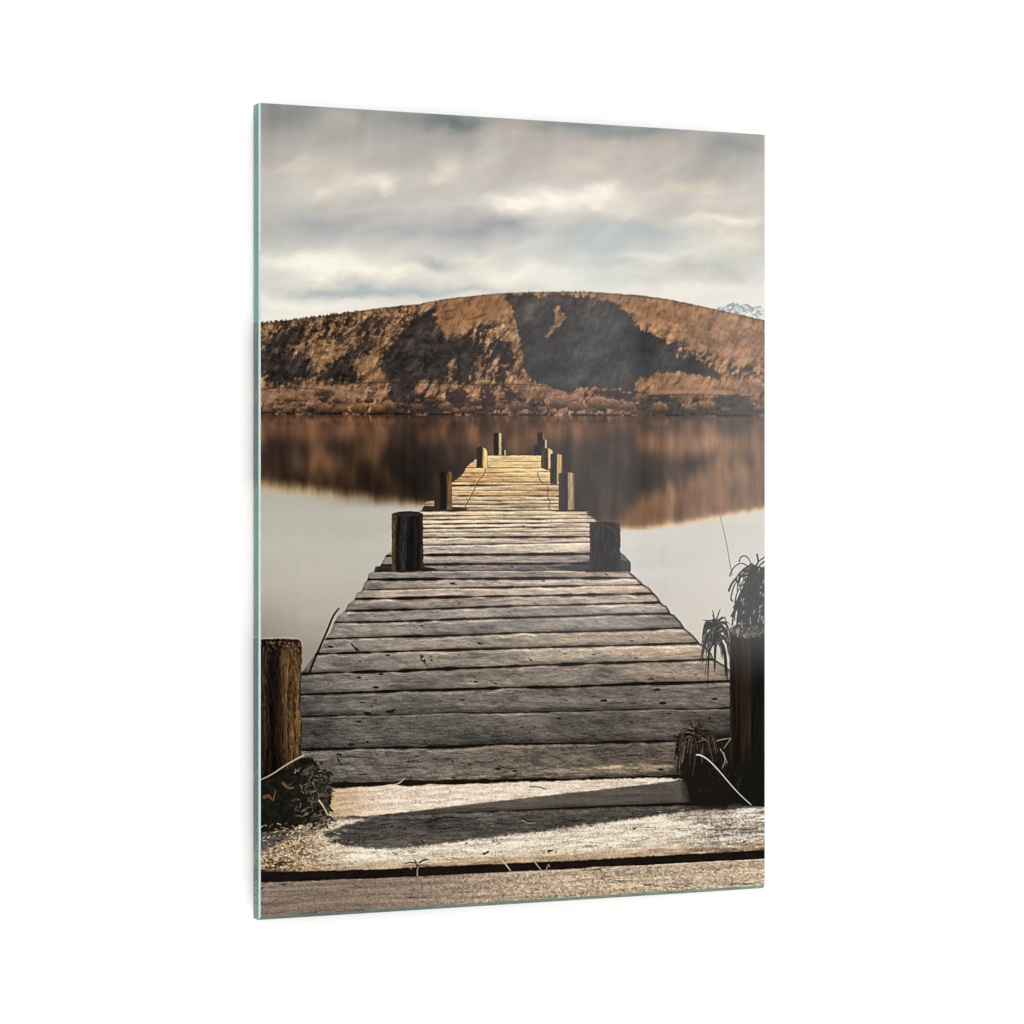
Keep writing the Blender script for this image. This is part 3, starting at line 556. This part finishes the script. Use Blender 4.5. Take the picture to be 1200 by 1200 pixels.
# spiky rosette hanging left of that post
lr = part('printed_plant','spiky dark rosette plant hanging at the left side of the right post')
D2 = C(30,28,27)
sl, a = mask([(833,727),(838,724),(843,729),(845,745),(843,756),(836,757),(832,745)],1.2,(1.5,3,2),1); put(sl, a, C(40,41,40), lr)
for x, y, dx, dy, dr, w in [(837,727,-2,-12,0,2.6),(839,727,5,-13,0,2.6),(838,727,-3.5,-6,0,2),(835,727,-11,0,-1,2.2),(841,728,9,-5,0,2.4),(842,729,13,0,3,2.2),(835,731,-12,4,9,2.4),(835,735,-13,9,12,2.6),(836,738,-14,14,18,2.6),
   (836,742,-13,16,20,3.2),(842,733,11,6,9,2.4),(842,738,13,8,12,2.4),(841,742,14,12,13,2.8),(838,746,-9,18,26,3.4),(841,746,9,20,26,4.2),(840,750,-2,20,14,3.4),(842,752,5,12,8,2.6),(843,752,9,16,22,4.6),
   (836,749,-16,12,16,2.2),(838,752,-12,24,16,2.2),(839,752,-10,20,36,2.8),(844,756,8,22,18,5.0),(838,755,-1,18,14,3.6),(837,751,-7,12,10,3.0)]:
    leaf(x, y, dx, dy, dr, w, D2, lr)
for k in range(34):
    an = rq.uniform(-.35, 3.5); r = rq.uniform(11, 17)*(1+.35*math.sin(max(an,0))); y0 = rq.uniform(726, 752)
    cc = (839+2.5*math.cos(an), y0, r*math.cos(an)*.85, r*math.sin(an)*.55, r*.75*(.4+abs(math.cos(an))))
    leaf(*cc, rq.uniform(2.2,3.4), D2*rq.uniform(.7,1.3), lr)
    if k % 3: leaf(cc[0]-.5, cc[1]-1.1, cc[2], cc[3], cc[4], .9, C(150,142,130)*rq.uniform(.35,.95), lr)
for k in range(10):
    x = rl.uniform(831,846); y = rl.uniform(742,764); stroke([(x,y),(x-.8,y+4)],1.1,.7,C(176,164,150),lr,a0=.55)
# lower rosette
lw = part('printed_plant','low dark rosette plant with pale leaf edges by the foot of the right post')
sl, a = mask([(808,858),(816,850),(826,852),(838,866),(850,880),(856,900),(856,946),(836,946),(812,944),(806,925),(800,908),(796,900),(806,885)],3,(4,6,3),1); put(sl, a*.93, C(26,22,19), lw)
Dk = C(28,20,17); Lt = C(112,98,82)
for x, y, dx, dy, dr, w in [(813,858,-12,2,6,4),(812,862,-18,10,24,4.2),(811,864,-14,14,20,4.4),(816,856,12,0,6,4),(818,860,20,4,16,4.4),(818,864,24,14,18,4),(815,866,8,20,14,4.4),(813,866,-6,22,14,4.4),(812,860,-22,4,0,4),
    (816,854,4,-8,0,3),(812,854,-3,-9,0,3),(817,855,8,-7,1,2.6),(820,868,18,20,20,3.6),(810,868,-16,18,22,3.4),(811,870,-18,12,24,3)]:
    leaf(x, y, dx, dy, dr, w*1.05, Dk, lw)
    leaf(x+.5, y-1.2, dx*.92, dy*.92-1, dr*.85, w*.26, Lt*rl.uniform(.7,1.25), lw)
for k in range(44):
    an = rq.uniform(-.3, 3.4); r = rq.uniform(12, 26); y0 = rq.uniform(856, 872)
    dx, dy, dr, w = r*math.cos(an), r*math.sin(an)*.8, r*.7*(.4+abs(math.cos(an))), rq.uniform(3,4.6)
    leaf(815+3*math.cos(an), y0, dx, dy, dr, w, Dk*rq.uniform(.7,1.5), lw)
    leaf(815.5+3*math.cos(an), y0-1.4, dx*.9, dy*.9-1, dr*.85, w*.30, C(128,112,94)*rq.uniform(.35,1.1), lw)
for k in range(36):
    x = rl.uniform(800,852); y = rl.uniform(850,905)
    stroke([(x,y),(x+rl.uniform(-3,3),y+rl.uniform(2,7))],1.2,.5,C(124,106,88)*rl.uniform(.35,1),lw,a0=.6)
for P_, w in [([(840,868),(848,866),(856,865)],1.4),([(856,866),(851,873),(848,877)],1.2),([(844,878),(848,884),(852,894)],1.6),([(848,882),(850,892),(846,900)],1.4)]:
    stroke(P_, w, w*.6, C(176,158,136), lw, a0=.85)
for k in range(22):
    x = rl.uniform(812,870); y = rl.uniform(900,934); stroke([(x,y),(x+rl.uniform(-1.5,1.5),y+rl.uniform(1,5))],.9,.5,C(76,70,58),lw,a0=.5)
ls = part('printed_grass_stalk','bright arched straw crossing the shadow at the lower right')
stroke([(816,884.5),(820,884.5),(827,888),(836,896),(845,906),(854,917),(863,927),(871,935),(880,943)],1.9,1.0,C(214,206,192),ls)
stroke([(816,885),(813.5,895),(811,910)],1.3,.7,C(92,76,60),ls,a0=.7)
# curved twig at the left edge of the deck
lt = part('printed_twig','dark curved twig standing at the left edge of the jetty')
stroke([(363,787),(367,776),(375,758),(384,738),(390,722),(397,713)],3.0,2.6,C(26,20,18),lt)
stroke([(398.2,712),(392.5,722),(386,738),(377,758)],.9,.9,C(214,202,184),a0=.55)
# leafy plant at the lower left
ll = part('printed_plant','dark leafy shrub at the foot of the left front post')
sl, a = mask([(300,905),(318,915),(332,902),(348,893),(358,886),(366,886),(372,896),(380,904),(388,905),(386,916),(389,930),(388,945),(383,958),(372,964),(345,969),(325,974),(300,978)],2,(3.5,6,2),1)
X, Y = PX[sl], PY[sl]
put(sl, a, C(25,24,19)*(1+(fbm(X/4,Y/4,1,4,.6)-.5)[..., None]*1.2), ll)
for k in range(110):
    x = 386-abs(rl.normal(0, 23)); y = rl.uniform(886, 968)
    if x < 338 and rl.rand() < .85: continue
    if y < 900 and not 350 < x < 374: continue
    an = rl.uniform(.2, 2.9); r = rl.uniform(2, 5.5)
    b = rl.uniform(.15, 1); c = (C(150,138,118)*b if rl.rand() < .55 else C(20,18,16))
    dx, dy = math.cos(an)*r, math.sin(an)*r
    stroke([(x,y),(x+dx*.6+1,y+dy*.5),(x+dx,y+dy)],.6,rl.uniform(1.6,3.0),c,ll if c[0] < 60 or y < 965 else None,a0=rl.uniform(.6,1))
for k in range(210):
    x = 386-abs(rq.normal(0, 19)); y = rq.uniform(890, 966)
    if y < 902 and not 352 < x < 372: continue
    if x < 345: continue
    an = rq.uniform(-.6, 3.6); r = rq.uniform(5, 10); dx, dy = math.cos(an)*r, math.sin(an)*r*.9
    stroke([(x,y),(x+dx*.5+rq.uniform(-1.5,1.5),y+dy*.5-1),(x+dx,y+dy)],rq.uniform(2.5,4.4),1.4,C(22,19,17)*rq.uniform(.7,2.6),ll,lens=True)
    stroke([(x+.6,y),(x+dx*.5+1.2,y+dy*.5-1),(x+dx,y+dy)],rq.uniform(1.0,2.2),.8,C(140,126,108)*rq.uniform(.25,1),ll,lens=True,a0=.85)
for P_, w, c in [([(374,938),(379,945),(384,955)],2.2,(196,184,140)),([(356,904),(362,900),(366,898)],3.4,(78,70,60)),([(332,918),(338,924),(344,923)],4,(104,76,50)),([(310,934),(315,932),(318,936)],5,(98,66,44)),([(320,938),(322,930),(323,926)],1.5,(96,96,74))]:
    stroke(P_, w, w*.5, C(*c), ll)
lq = part('printed_grass_stalk','pale straw leaning across the foot of the left front post')
stroke([(303,915),(318,908),(334,897),(346,890),(356,885)],.9,2.2,C(196,172,142),lq,a0=.95)
# debris and scraps on the front boards
rd = np.random.RandomState(33)
for k in range(260):
    x = 306+abs(rd.normal(0, 46)); y = rd.uniform(964, 1018)-max(0, (x-330))*.02
    if x > 420: continue
    c = C(58,40,28)*rd.uniform(.5,1.2) if rd.rand() < .6 else C(236,216,184)
    an = rd.uniform(-.7,.5); r = rd.uniform(1.5,5)
    stroke([(x,y),(x+math.cos(an)*r,y+math.sin(an)*r)],rd.uniform(.8,2.0),.5,c,a0=rd.uniform(.4,.85)*(1 if y < 990 else .7))
stroke([(322,1014),(327,1011.5),(333,1010),(337,1013)],4,3.5,C(52,32,26),a0=.8,lens=True); stroke([(325,1014),(336,1013.5)],3,2,C(40,26,20),a0=.7,lens=True)
for k in range(120):
    x = rd.uniform(386,800); y = np.interp(x,[386,430,495,680,808],[982,994,992,968,950])+rd.normal(0,2.6)
    stroke([(x,y),(x+rd.uniform(2,7),y-rd.uniform(0,.8))],rd.uniform(.8,1.8),.8,C(96,84,72) if rd.rand() < .6 else C(206,188,164),a0=rd.uniform(.3,.7),lens=True,sm=0)
for k in range(150):
    x = rd.uniform(380,890); y = 1000-(x-306)*.055+rd.uniform(-26,12)
    if y > 1014-(x-460)*.052: continue
    stroke([(x,y),(x+rd.uniform(1,4),y+rd.uniform(-1,1))],rd.uniform(.9,2.2),.9,C(92,70,54),a0=rd.uniform(.3,.8),lens=True)
for x, y, r in [(569,1000,4.2),(572,998,3),(645,997,4.6),(547,988,2.6),(460,968.5,3),(465,1001,2.2),(740,957,2.6),(744,971,2.6),(665,1000.5,1.5),(873,986,3.2),(638,999,2),(652,998,2),(583,989,1.6),(586,988,2)]:
    stroke([(x-r*.5,y+.4),(x+r*.5,y-.6)],r*.8,r*.35,C(46,32,26),a0=.9)
for P_, w, c in [([(586,1005.5),(592,1012),(598,1020)],2.0,(200,184,158)),([(626,1009),(631,1016),(634,1019)],1.8,(170,152,130)),([(640,1019),(643,1012),(644,1016)],1.4,(160,138,112)),([(452,923),(460,920),(468,918),(474,912)],1.6,(206,180,150)),([(621,922),(630,921.5),(640,925)],1.5,(60,44,36)),([(612,959),(618,963),(626,962.5)],1.6,(40,34,30)),([(612,961),(619,965),(627,964)],1.2,(150,136,118))]:
    stroke(P_, w, w*.6, C(*c))
# little weed in the crevice
lz = part('printed_plant','tiny dark weed sprouting from the crevice between the front boards')
for P_, w, c in [([(488,1020),(489,1013),(486,1008)],2.6,(34,22,18)),([(489,1013),(495,1008),(502,1007)],2.8,(40,28,22)),([(488,1012),(481,1010),(474,1012)],2.2,(44,30,24)),([(489,1012),(498,1012),(507,1008)],1.6,(190,168,140)),([(486,1012),(478,1014),(471,1011)],1.4,(176,150,122)),([(489,1026),(489,1018),(491,1013)],2.0,(150,124,100)),([(489,1015),(496,1013),(505,1016)],1.6,(56,40,30)),([(482,1018),(478,1014),(470,1016)],1.4,(150,126,100))]:
    stroke(P_, w, w*.5, C(*c), lz)
# scattered marks on the middle planks
MK = [(530,684,4.5,1),(534,685,2,0),(522,665,2.4,0),(565,664.5,2,0),(600,664,2.4,1),(632,679,3,0),(636,681,3,0),(600,687,3,0),(544,724,2,0),(548,727,1.6,0),(620,760,3,0),(387,758,4.5,1),(740,751,2.6,1),(713,720,3,1),(655,763,2,0),(662,766,2.4,0),(745,771,3,0),
 (707,821,5.5,1),(776,824,6,1),(770,808,5,1),(783,836,3.5,0),(837,819,4.5,1),(763,795.5,4,0),(815,790,1.8,1),(784,836,4,0),(454,768,3.4,1),(420,794.5,4,1),(446,790,4,1),(440,805.5,5,1),(424,823,2.5,1),(435,827.5,2.2,1),(440,820,2.4,1),(430,836,6,1),(456,834,6.5,1),(461,832,4,1),(420,845.5,4.5,1),(411,872.5,5,1),(397,884,4.4,1),(478,866.5,2,0),
 (557,799,3.6,1),(552,798.5,2,0),(541,798,2,0),(575,798,2,0),(580,801,3.6,0),(505,769,2,0),(514,770,2,0),(537,767.5,2,0),(516,821.5,2.5,1),(541,820.3,5,0),(663,820.5,2.4,1),(655,842,3.2,1),(611,852,3.5,0),(572,836,3.5,0),(620,858,3,0),(670,851.5,3.4,0),(684,860,2.4,1),(580,890.5,2,1),(583,901,4.6,1),(603,903.5,3.6,1),(550,895.5,4,0),(488,886,4,0),(531,911.5,4,0),(558,958.5,3,1),(572,954,2,0),(774,902,4,1)]
for x, y, r, s in MK:
    an = rd.uniform(-.35,.25)
    stroke([(x-r*.75,y+an),(x+r*.1,y-.2),(x+r*.75,y-an)],r*.5,r*(.75 if s else .42),C(26,19,16) if s else C(50,40,33),a0=.9,lens=True); stroke([(x-r*.2,y+.7),(x+r*.9,y+.6-an)],r*.3,r*.2,C(40,31,26),a0=.6,lens=True)
for k in range(420):
    y = 672+300*rd.rand()**.7; t = rd.rand(); xl = np.interp(y,[672,790,975],[440,352,352]); xr = np.interp(y,[672,772,975],[738,836,800])
    x = xl+(xr-xl)*t; s = (y-487)/420
    if y > 905 and rd.rand() < .6: continue
    stroke([(x,y),(x+rd.uniform(1,5)*s,y-rd.uniform(-.5,.9)*s)],rd.uniform(.5,1.5)*(s+.4),.4,C(44,35,30) if rd.rand() < .8 else C(170,158,140),a0=rd.uniform(.2,.6),lens=True,sm=0)
# ---------------------------------------------------------------- printer's sharpening and fine grain
bl = blurh(blurv(IMG, 1), 1); bl2 = blurh(blurv(IMG, 4), 4)
shp = (PY > 345)[..., None]*(1-.62*(PY < 484))[..., None]
IMG = IMG+shp*((IMG-bl)*.50+(IMG-bl2)*.20)
IMG += ((rng.rand(NY, NX, 1)-.5)*3).astype(f32)
IMG = np.clip(IMG, 3, 246)
# ================================================================ the scene itself
import bpy, bmesh
S = 0.5                                   # picture height in metres (35 x 50 cm)
TH, GAP, CH, BB = 0.0205*S, 0.016*S, 0.0021*S, 0.0048*S   # glass thickness, gap to wall, chamfers
YF = -(GAP+TH+CH)                         # plane of the print; the wall is y = 0
col = bpy.context.scene.collection
def nodes(m):
    m.use_nodes = True; nt = m.node_tree; nt.nodes.clear(); return nt, nt.nodes.new, nt.links.new
def srgb(c): c = np.asarray(c)/255.0; return np.where(c <= .04045, c/12.92, ((c+.055)/1.055)**2.4)
# ---- materials
IRR = 1.46                                # light reaching the print; the ink is divided by it
mp = bpy.data.materials.new('printed_ink'); nt, N, L = nodes(mp)
o = N('ShaderNodeOutputMaterial'); b = N('ShaderNodeBsdfPrincipled'); at = N('ShaderNodeAttribute'); at.attribute_name = 'ink'
tc = N('ShaderNodeTexCoord'); nz = N('ShaderNodeTexNoise'); nz.inputs['Scale'].default_value = 2600; nz.inputs['Detail'].default_value = 1
mr = N('ShaderNodeMapRange'); mr.inputs['From Min'].default_value = .3; mr.inputs['From Max'].default_value = .7; mr.inputs['To Min'].default_value = .955; mr.inputs['To Max'].default_value = 1.045
vm = N('ShaderNodeVectorMath'); vm.operation = 'SCALE'
L(tc.outputs['Object'], nz.inputs['Vector']); L(nz.outputs['Fac'], mr.inputs['Value']); L(at.outputs['Color'], vm.inputs[0]); L(mr.outputs['Result'], vm.inputs['Scale'])
L(vm.outputs['Vector'], b.inputs['Base Color']); b.inputs['Roughness'].default_value = .03; b.inputs['IOR'].default_value = 1.5
L(b.outputs[0], o.inputs['Surface'])
def glass(name, c, rough):
    m = bpy.data.materials.new(name); nt, N, L = nodes(m); o = N('ShaderNodeOutputMaterial'); g = N('ShaderNodeBsdfGlass')
    g.inputs['Color'].default_value = (*c, 1); g.inputs['Roughness'].default_value = rough; g.inputs['IOR'].default_value = 1.5
    L(g.outputs[0], o.inputs['Surface']); return m
mg = glass('teal_glass', (.73, .97, .94), .06)
mc = bpy.data.materials.new('pale_bevel'); nt, N, L = nodes(mc); o = N('ShaderNodeOutputMaterial'); b = N('ShaderNodeBsdfPrincipled')  # opaque pale colour stands in for the light caught by the glass bevel
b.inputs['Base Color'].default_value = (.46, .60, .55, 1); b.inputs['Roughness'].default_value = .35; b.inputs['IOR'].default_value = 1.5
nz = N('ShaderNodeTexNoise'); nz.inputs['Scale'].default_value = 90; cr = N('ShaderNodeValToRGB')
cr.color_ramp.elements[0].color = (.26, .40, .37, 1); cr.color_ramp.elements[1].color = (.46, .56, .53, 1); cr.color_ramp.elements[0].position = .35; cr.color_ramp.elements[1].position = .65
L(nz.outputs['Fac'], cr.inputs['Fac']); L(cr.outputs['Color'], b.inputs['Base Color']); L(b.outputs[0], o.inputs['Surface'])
mb = glass('back_glass', (1, 1, 1), .0)
mw = bpy.data.materials.new('white_wall_paint'); nt, N, L = nodes(mw)
o = N('ShaderNodeOutputMaterial'); b = N('ShaderNodeBsdfPrincipled'); b.inputs['Roughness'].default_value = .9; b.inputs['Specular IOR Level'].default_value = .1
nz = N('ShaderNodeTexNoise'); nz.inputs['Scale'].default_value = 60; cr = N('ShaderNodeValToRGB')
cr.color_ramp.elements[0].color = (.90, .90, .90, 1); cr.color_ramp.elements[1].color = (.93, .93, .93, 1)
L(nz.outputs['Fac'], cr.inputs['Fac']); L(cr.outputs['Color'], b.inputs['Base Color']); L(b.outputs[0], o.inputs['Surface'])
def mesh(name, verts, faces, mats, parent=None, midx=None):
    me = bpy.data.meshes.new(name); me.from_pydata(verts, [], faces)
    for m in mats: me.materials.append(m)
    if midx: me.polygons.foreach_set('material_index', midx)
    me.update(); ob = bpy.data.objects.new(name, me); col.objects.link(ob)
    ctr = np.mean(np.array(verts), 0)
    for p in me.polygons:                 # every face looks outwards
        if (np.array(p.center)-ctr) @ np.array(p.normal) < 0: p.flip()
    me.update()
    if parent: ob.parent = parent
    return ob
# ---- wall
wall = mesh('wall', [(-6, 0, -4), (6, 0, -4), (6, 0, 4), (-6, 0, 4), (-6, .1, -4), (6, .1, -4), (6, .1, 4), (-6, .1, 4)],
            [(0, 1, 2, 3), (5, 4, 7, 6), (4, 0, 3, 7), (1, 5, 6, 2), (3, 2, 6, 7), (4, 5, 1, 0)], [mw])
wall['kind'] = 'structure'
# ---- the glass picture
root = bpy.data.objects.new('glass_picture', None); col.objects.link(root); root.location = (0, 0, 0)
root.empty_display_size = .05
root['label'] = 'frameless glass picture of a wooden jetty on a lake, teal edges, on white wall'
root['category'] = 'wall picture'
W = .7*S; Z0, Z1 = -.5*S, .5*S
yb = -GAP
x0, x1, z0, z1 = -CH, W, Z0, Z1
YC = YF+CH                                # where the left chamfer meets the side
YB = YF+BB
zi = Z0+BB                                # where the lower bevel starts on the front
# polished side faces and bevels as one shell
VE = [(x0, yb, z0), (x0, YC, z0), (x0, YC, z1), (x0, yb, z1),     # left side 0-3
      (0, YF, zi), (0, YF, z1),                                   # 4,5 front left
      (W, YF, zi), (W, YF, z1),                                   # 6,7 front right
      (W, yb, z0), (W, yb, z1),                                   # 8,9 back right
      (0, YB, z0), (W, YB, z0)]                                   # 10,11 bottom front
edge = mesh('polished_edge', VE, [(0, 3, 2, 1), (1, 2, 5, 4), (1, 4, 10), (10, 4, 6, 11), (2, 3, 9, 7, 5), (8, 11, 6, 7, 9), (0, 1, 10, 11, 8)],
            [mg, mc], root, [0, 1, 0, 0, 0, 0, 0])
edge['label'] = 'teal green polished glass edge with a pale bevel'
# ---- the print: one mesh per printed motif, all tiles of one sheet
lin = srgb(IMG)/IRR
lin = np.clip(lin, 0, .95).astype(np.float32)
LAB[LAB == 0] = L_SKY
cell = LAB[:-1, :-1]
rows = int((1-BB/S)*(NY-1)/1.0)           # the ink stops at the lower bevel
xs = (np.arange(NX)/(NX-1)*W).astype(np.float32)
zs = (Z1-np.arange(NY)/(NY-1)*S).astype(np.float32)
made = {}
def tile(pid, parent):
    name, label, _ = PARTS[pid]
    r, c = np.nonzero(cell[:rows] == pid)
    if len(r) == 0: return None
    q4 = np.stack([r*NX+c, (r+1)*NX+c, (r+1)*NX+c+1, r*NX+c+1], 1)
    u, inv = np.unique(q4, return_inverse=True); inv = inv.reshape(-1).astype(np.int32)
    rr, cc = u//NX, u % NX
    co = np.empty((len(u), 3), np.float32); co[:, 0] = xs[cc]; co[:, 1] = YF; co[:, 2] = zs[rr]
    # last row meets the bevel exactly
    co[rr == rows, 2] = zi
    me = bpy.data.meshes.new(name)
    me.vertices.add(len(u)); me.vertices.foreach_set('co', co.ravel())
    me.loops.add(len(inv)); me.loops.foreach_set('vertex_index', inv)
    me.polygons.add(len(r)); me.polygons.foreach_set('loop_start', np.arange(0, len(inv), 4, dtype=np.int32))
    me.update(calc_edges=True)
    at = me.color_attributes.new('ink', 'FLOAT_COLOR', 'POINT')
    rgba = np.ones((len(u), 4), np.float32); rgba[:, :3] = lin[rr, cc]
    at.data.foreach_set('color', rgba.ravel())
    me.materials.append(mp)
    ob = bpy.data.objects.new(name, me); col.objects.link(ob); ob.parent = parent
    if label: ob['label'] = label
    made[pid] = ob
    return ob
# added ink copy on the rear face, brightened so the polished edge looks lit
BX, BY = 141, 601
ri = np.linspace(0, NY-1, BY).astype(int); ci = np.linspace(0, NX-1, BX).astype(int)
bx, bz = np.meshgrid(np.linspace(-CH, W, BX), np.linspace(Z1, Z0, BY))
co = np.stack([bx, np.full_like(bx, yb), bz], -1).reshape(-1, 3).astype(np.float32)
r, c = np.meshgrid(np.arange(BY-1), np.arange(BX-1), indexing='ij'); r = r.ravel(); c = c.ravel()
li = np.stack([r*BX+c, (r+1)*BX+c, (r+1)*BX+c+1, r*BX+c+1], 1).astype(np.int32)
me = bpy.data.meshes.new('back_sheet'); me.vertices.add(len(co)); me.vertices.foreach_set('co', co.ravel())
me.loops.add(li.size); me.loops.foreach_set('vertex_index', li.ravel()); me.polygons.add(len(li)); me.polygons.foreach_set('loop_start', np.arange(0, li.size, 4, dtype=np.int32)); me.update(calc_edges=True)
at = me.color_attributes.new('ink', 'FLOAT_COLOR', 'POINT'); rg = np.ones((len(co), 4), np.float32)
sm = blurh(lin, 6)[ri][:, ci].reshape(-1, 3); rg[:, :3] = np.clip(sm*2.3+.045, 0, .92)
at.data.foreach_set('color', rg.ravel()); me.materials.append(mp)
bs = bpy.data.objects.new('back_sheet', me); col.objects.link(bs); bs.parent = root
for pid, (name, label, par) in PARTS.items():
    tile(pid, made[par] if par else root)
# ---- camera
cam_d = bpy.data.cameras.new('camera'); cam = bpy.data.objects.new('camera', cam_d); col.objects.link(cam)
cam.location = (-1.0274*S, YF-3.149*S, -.0004*S)
cam.rotation_euler = (math.radians(90), 0, -math.atan2(SU, CU))
cam_d.sensor_width = 36; cam_d.lens = 36*FOC/1200; cam_d.clip_start = .01; cam_d.clip_end = 100
bpy.context.scene.camera = cam
# ---- light: white world; dark sector and two bright bands added for glare on the glass
w = bpy.data.worlds.new('World'); bpy.context.scene.world = w; nt, N, L = nodes(w)
o = N('ShaderNodeOutputWorld'); bg = N('ShaderNodeBackground'); tc = N('ShaderNodeTexCoord'); sp = N('ShaderNodeSeparateXYZ')
L(tc.outputs['Generated'], sp.inputs[0])
def M(op, a, b=None, c=None):
    n = N('ShaderNodeMath'); n.operation = op
    for i, v in enumerate((a, b, c)):
        if v is None: continue
        if isinstance(v, (int, float)): n.inputs[i].default_value = v
        else: L(v, n.inputs[i])
    return n.outputs[0]
def step(x, lo, hi, a=0.0, b=1.0):
    n = N('ShaderNodeMapRange'); n.interpolation_type = 'SMOOTHSTEP'; L(x, n.inputs['Value'])
    for k, v in (('From Min', lo), ('From Max', hi), ('To Min', a), ('To Max', b)): n.inputs[k].default_value = v
    return n.outputs['Result']
az = M('MULTIPLY', M('ARCTAN2', sp.outputs['X'], M('MULTIPLY', sp.outputs['Y'], -1.0)), 57.2958)
el = M('MULTIPLY', M('ARCSINE', sp.outputs['Z']), 57.2958)
dark = M('MULTIPLY', M('MULTIPLY', step(az, 8, 14), step(az, 36, 42, 1, 0)), M('MULTIPLY', step(el, -18, -12), step(el, 12, 18, 1, 0)))
s1 = M('MULTIPLY', step(az, 20.5, 26.0), step(az, 26.02, 26.2, 1, 0))
s2 = M('MULTIPLY_ADD', step(az, 26.2, 28.8), 1.25, .42); s2 = M('MULTIPLY', s2, step(az, 26.02, 26.2))
gl = M('MULTIPLY', M('ADD', s1, s2), step(el, -3.7, -2.3))
BR = 1.62
val = M('ADD', M('MULTIPLY', M('SUBTRACT', 1.0, dark), BR), M('MULTIPLY', M('MULTIPLY', gl, dark), 1.15))
L(val, bg.inputs['Strength']); bg.inputs['Color'].default_value = (1, 1, 1, 1); L(bg.outputs[0], o.inputs[0])
w.cycles.sampling_method = 'AUTOMATIC'
sc = bpy.context.scene
sc.view_settings.view_transform = 'Standard'; sc.view_settings.look = 'None'; sc.view_settings.exposure = 0; sc.view_settings.gamma = 1
sc.render.engine = 'CYCLES'; sc.cycles.max_bounces = 12; sc.cycles.transmission_bounces = 12; sc.cycles.caustics_refractive = True; sc.cycles.caustics_reflective = True
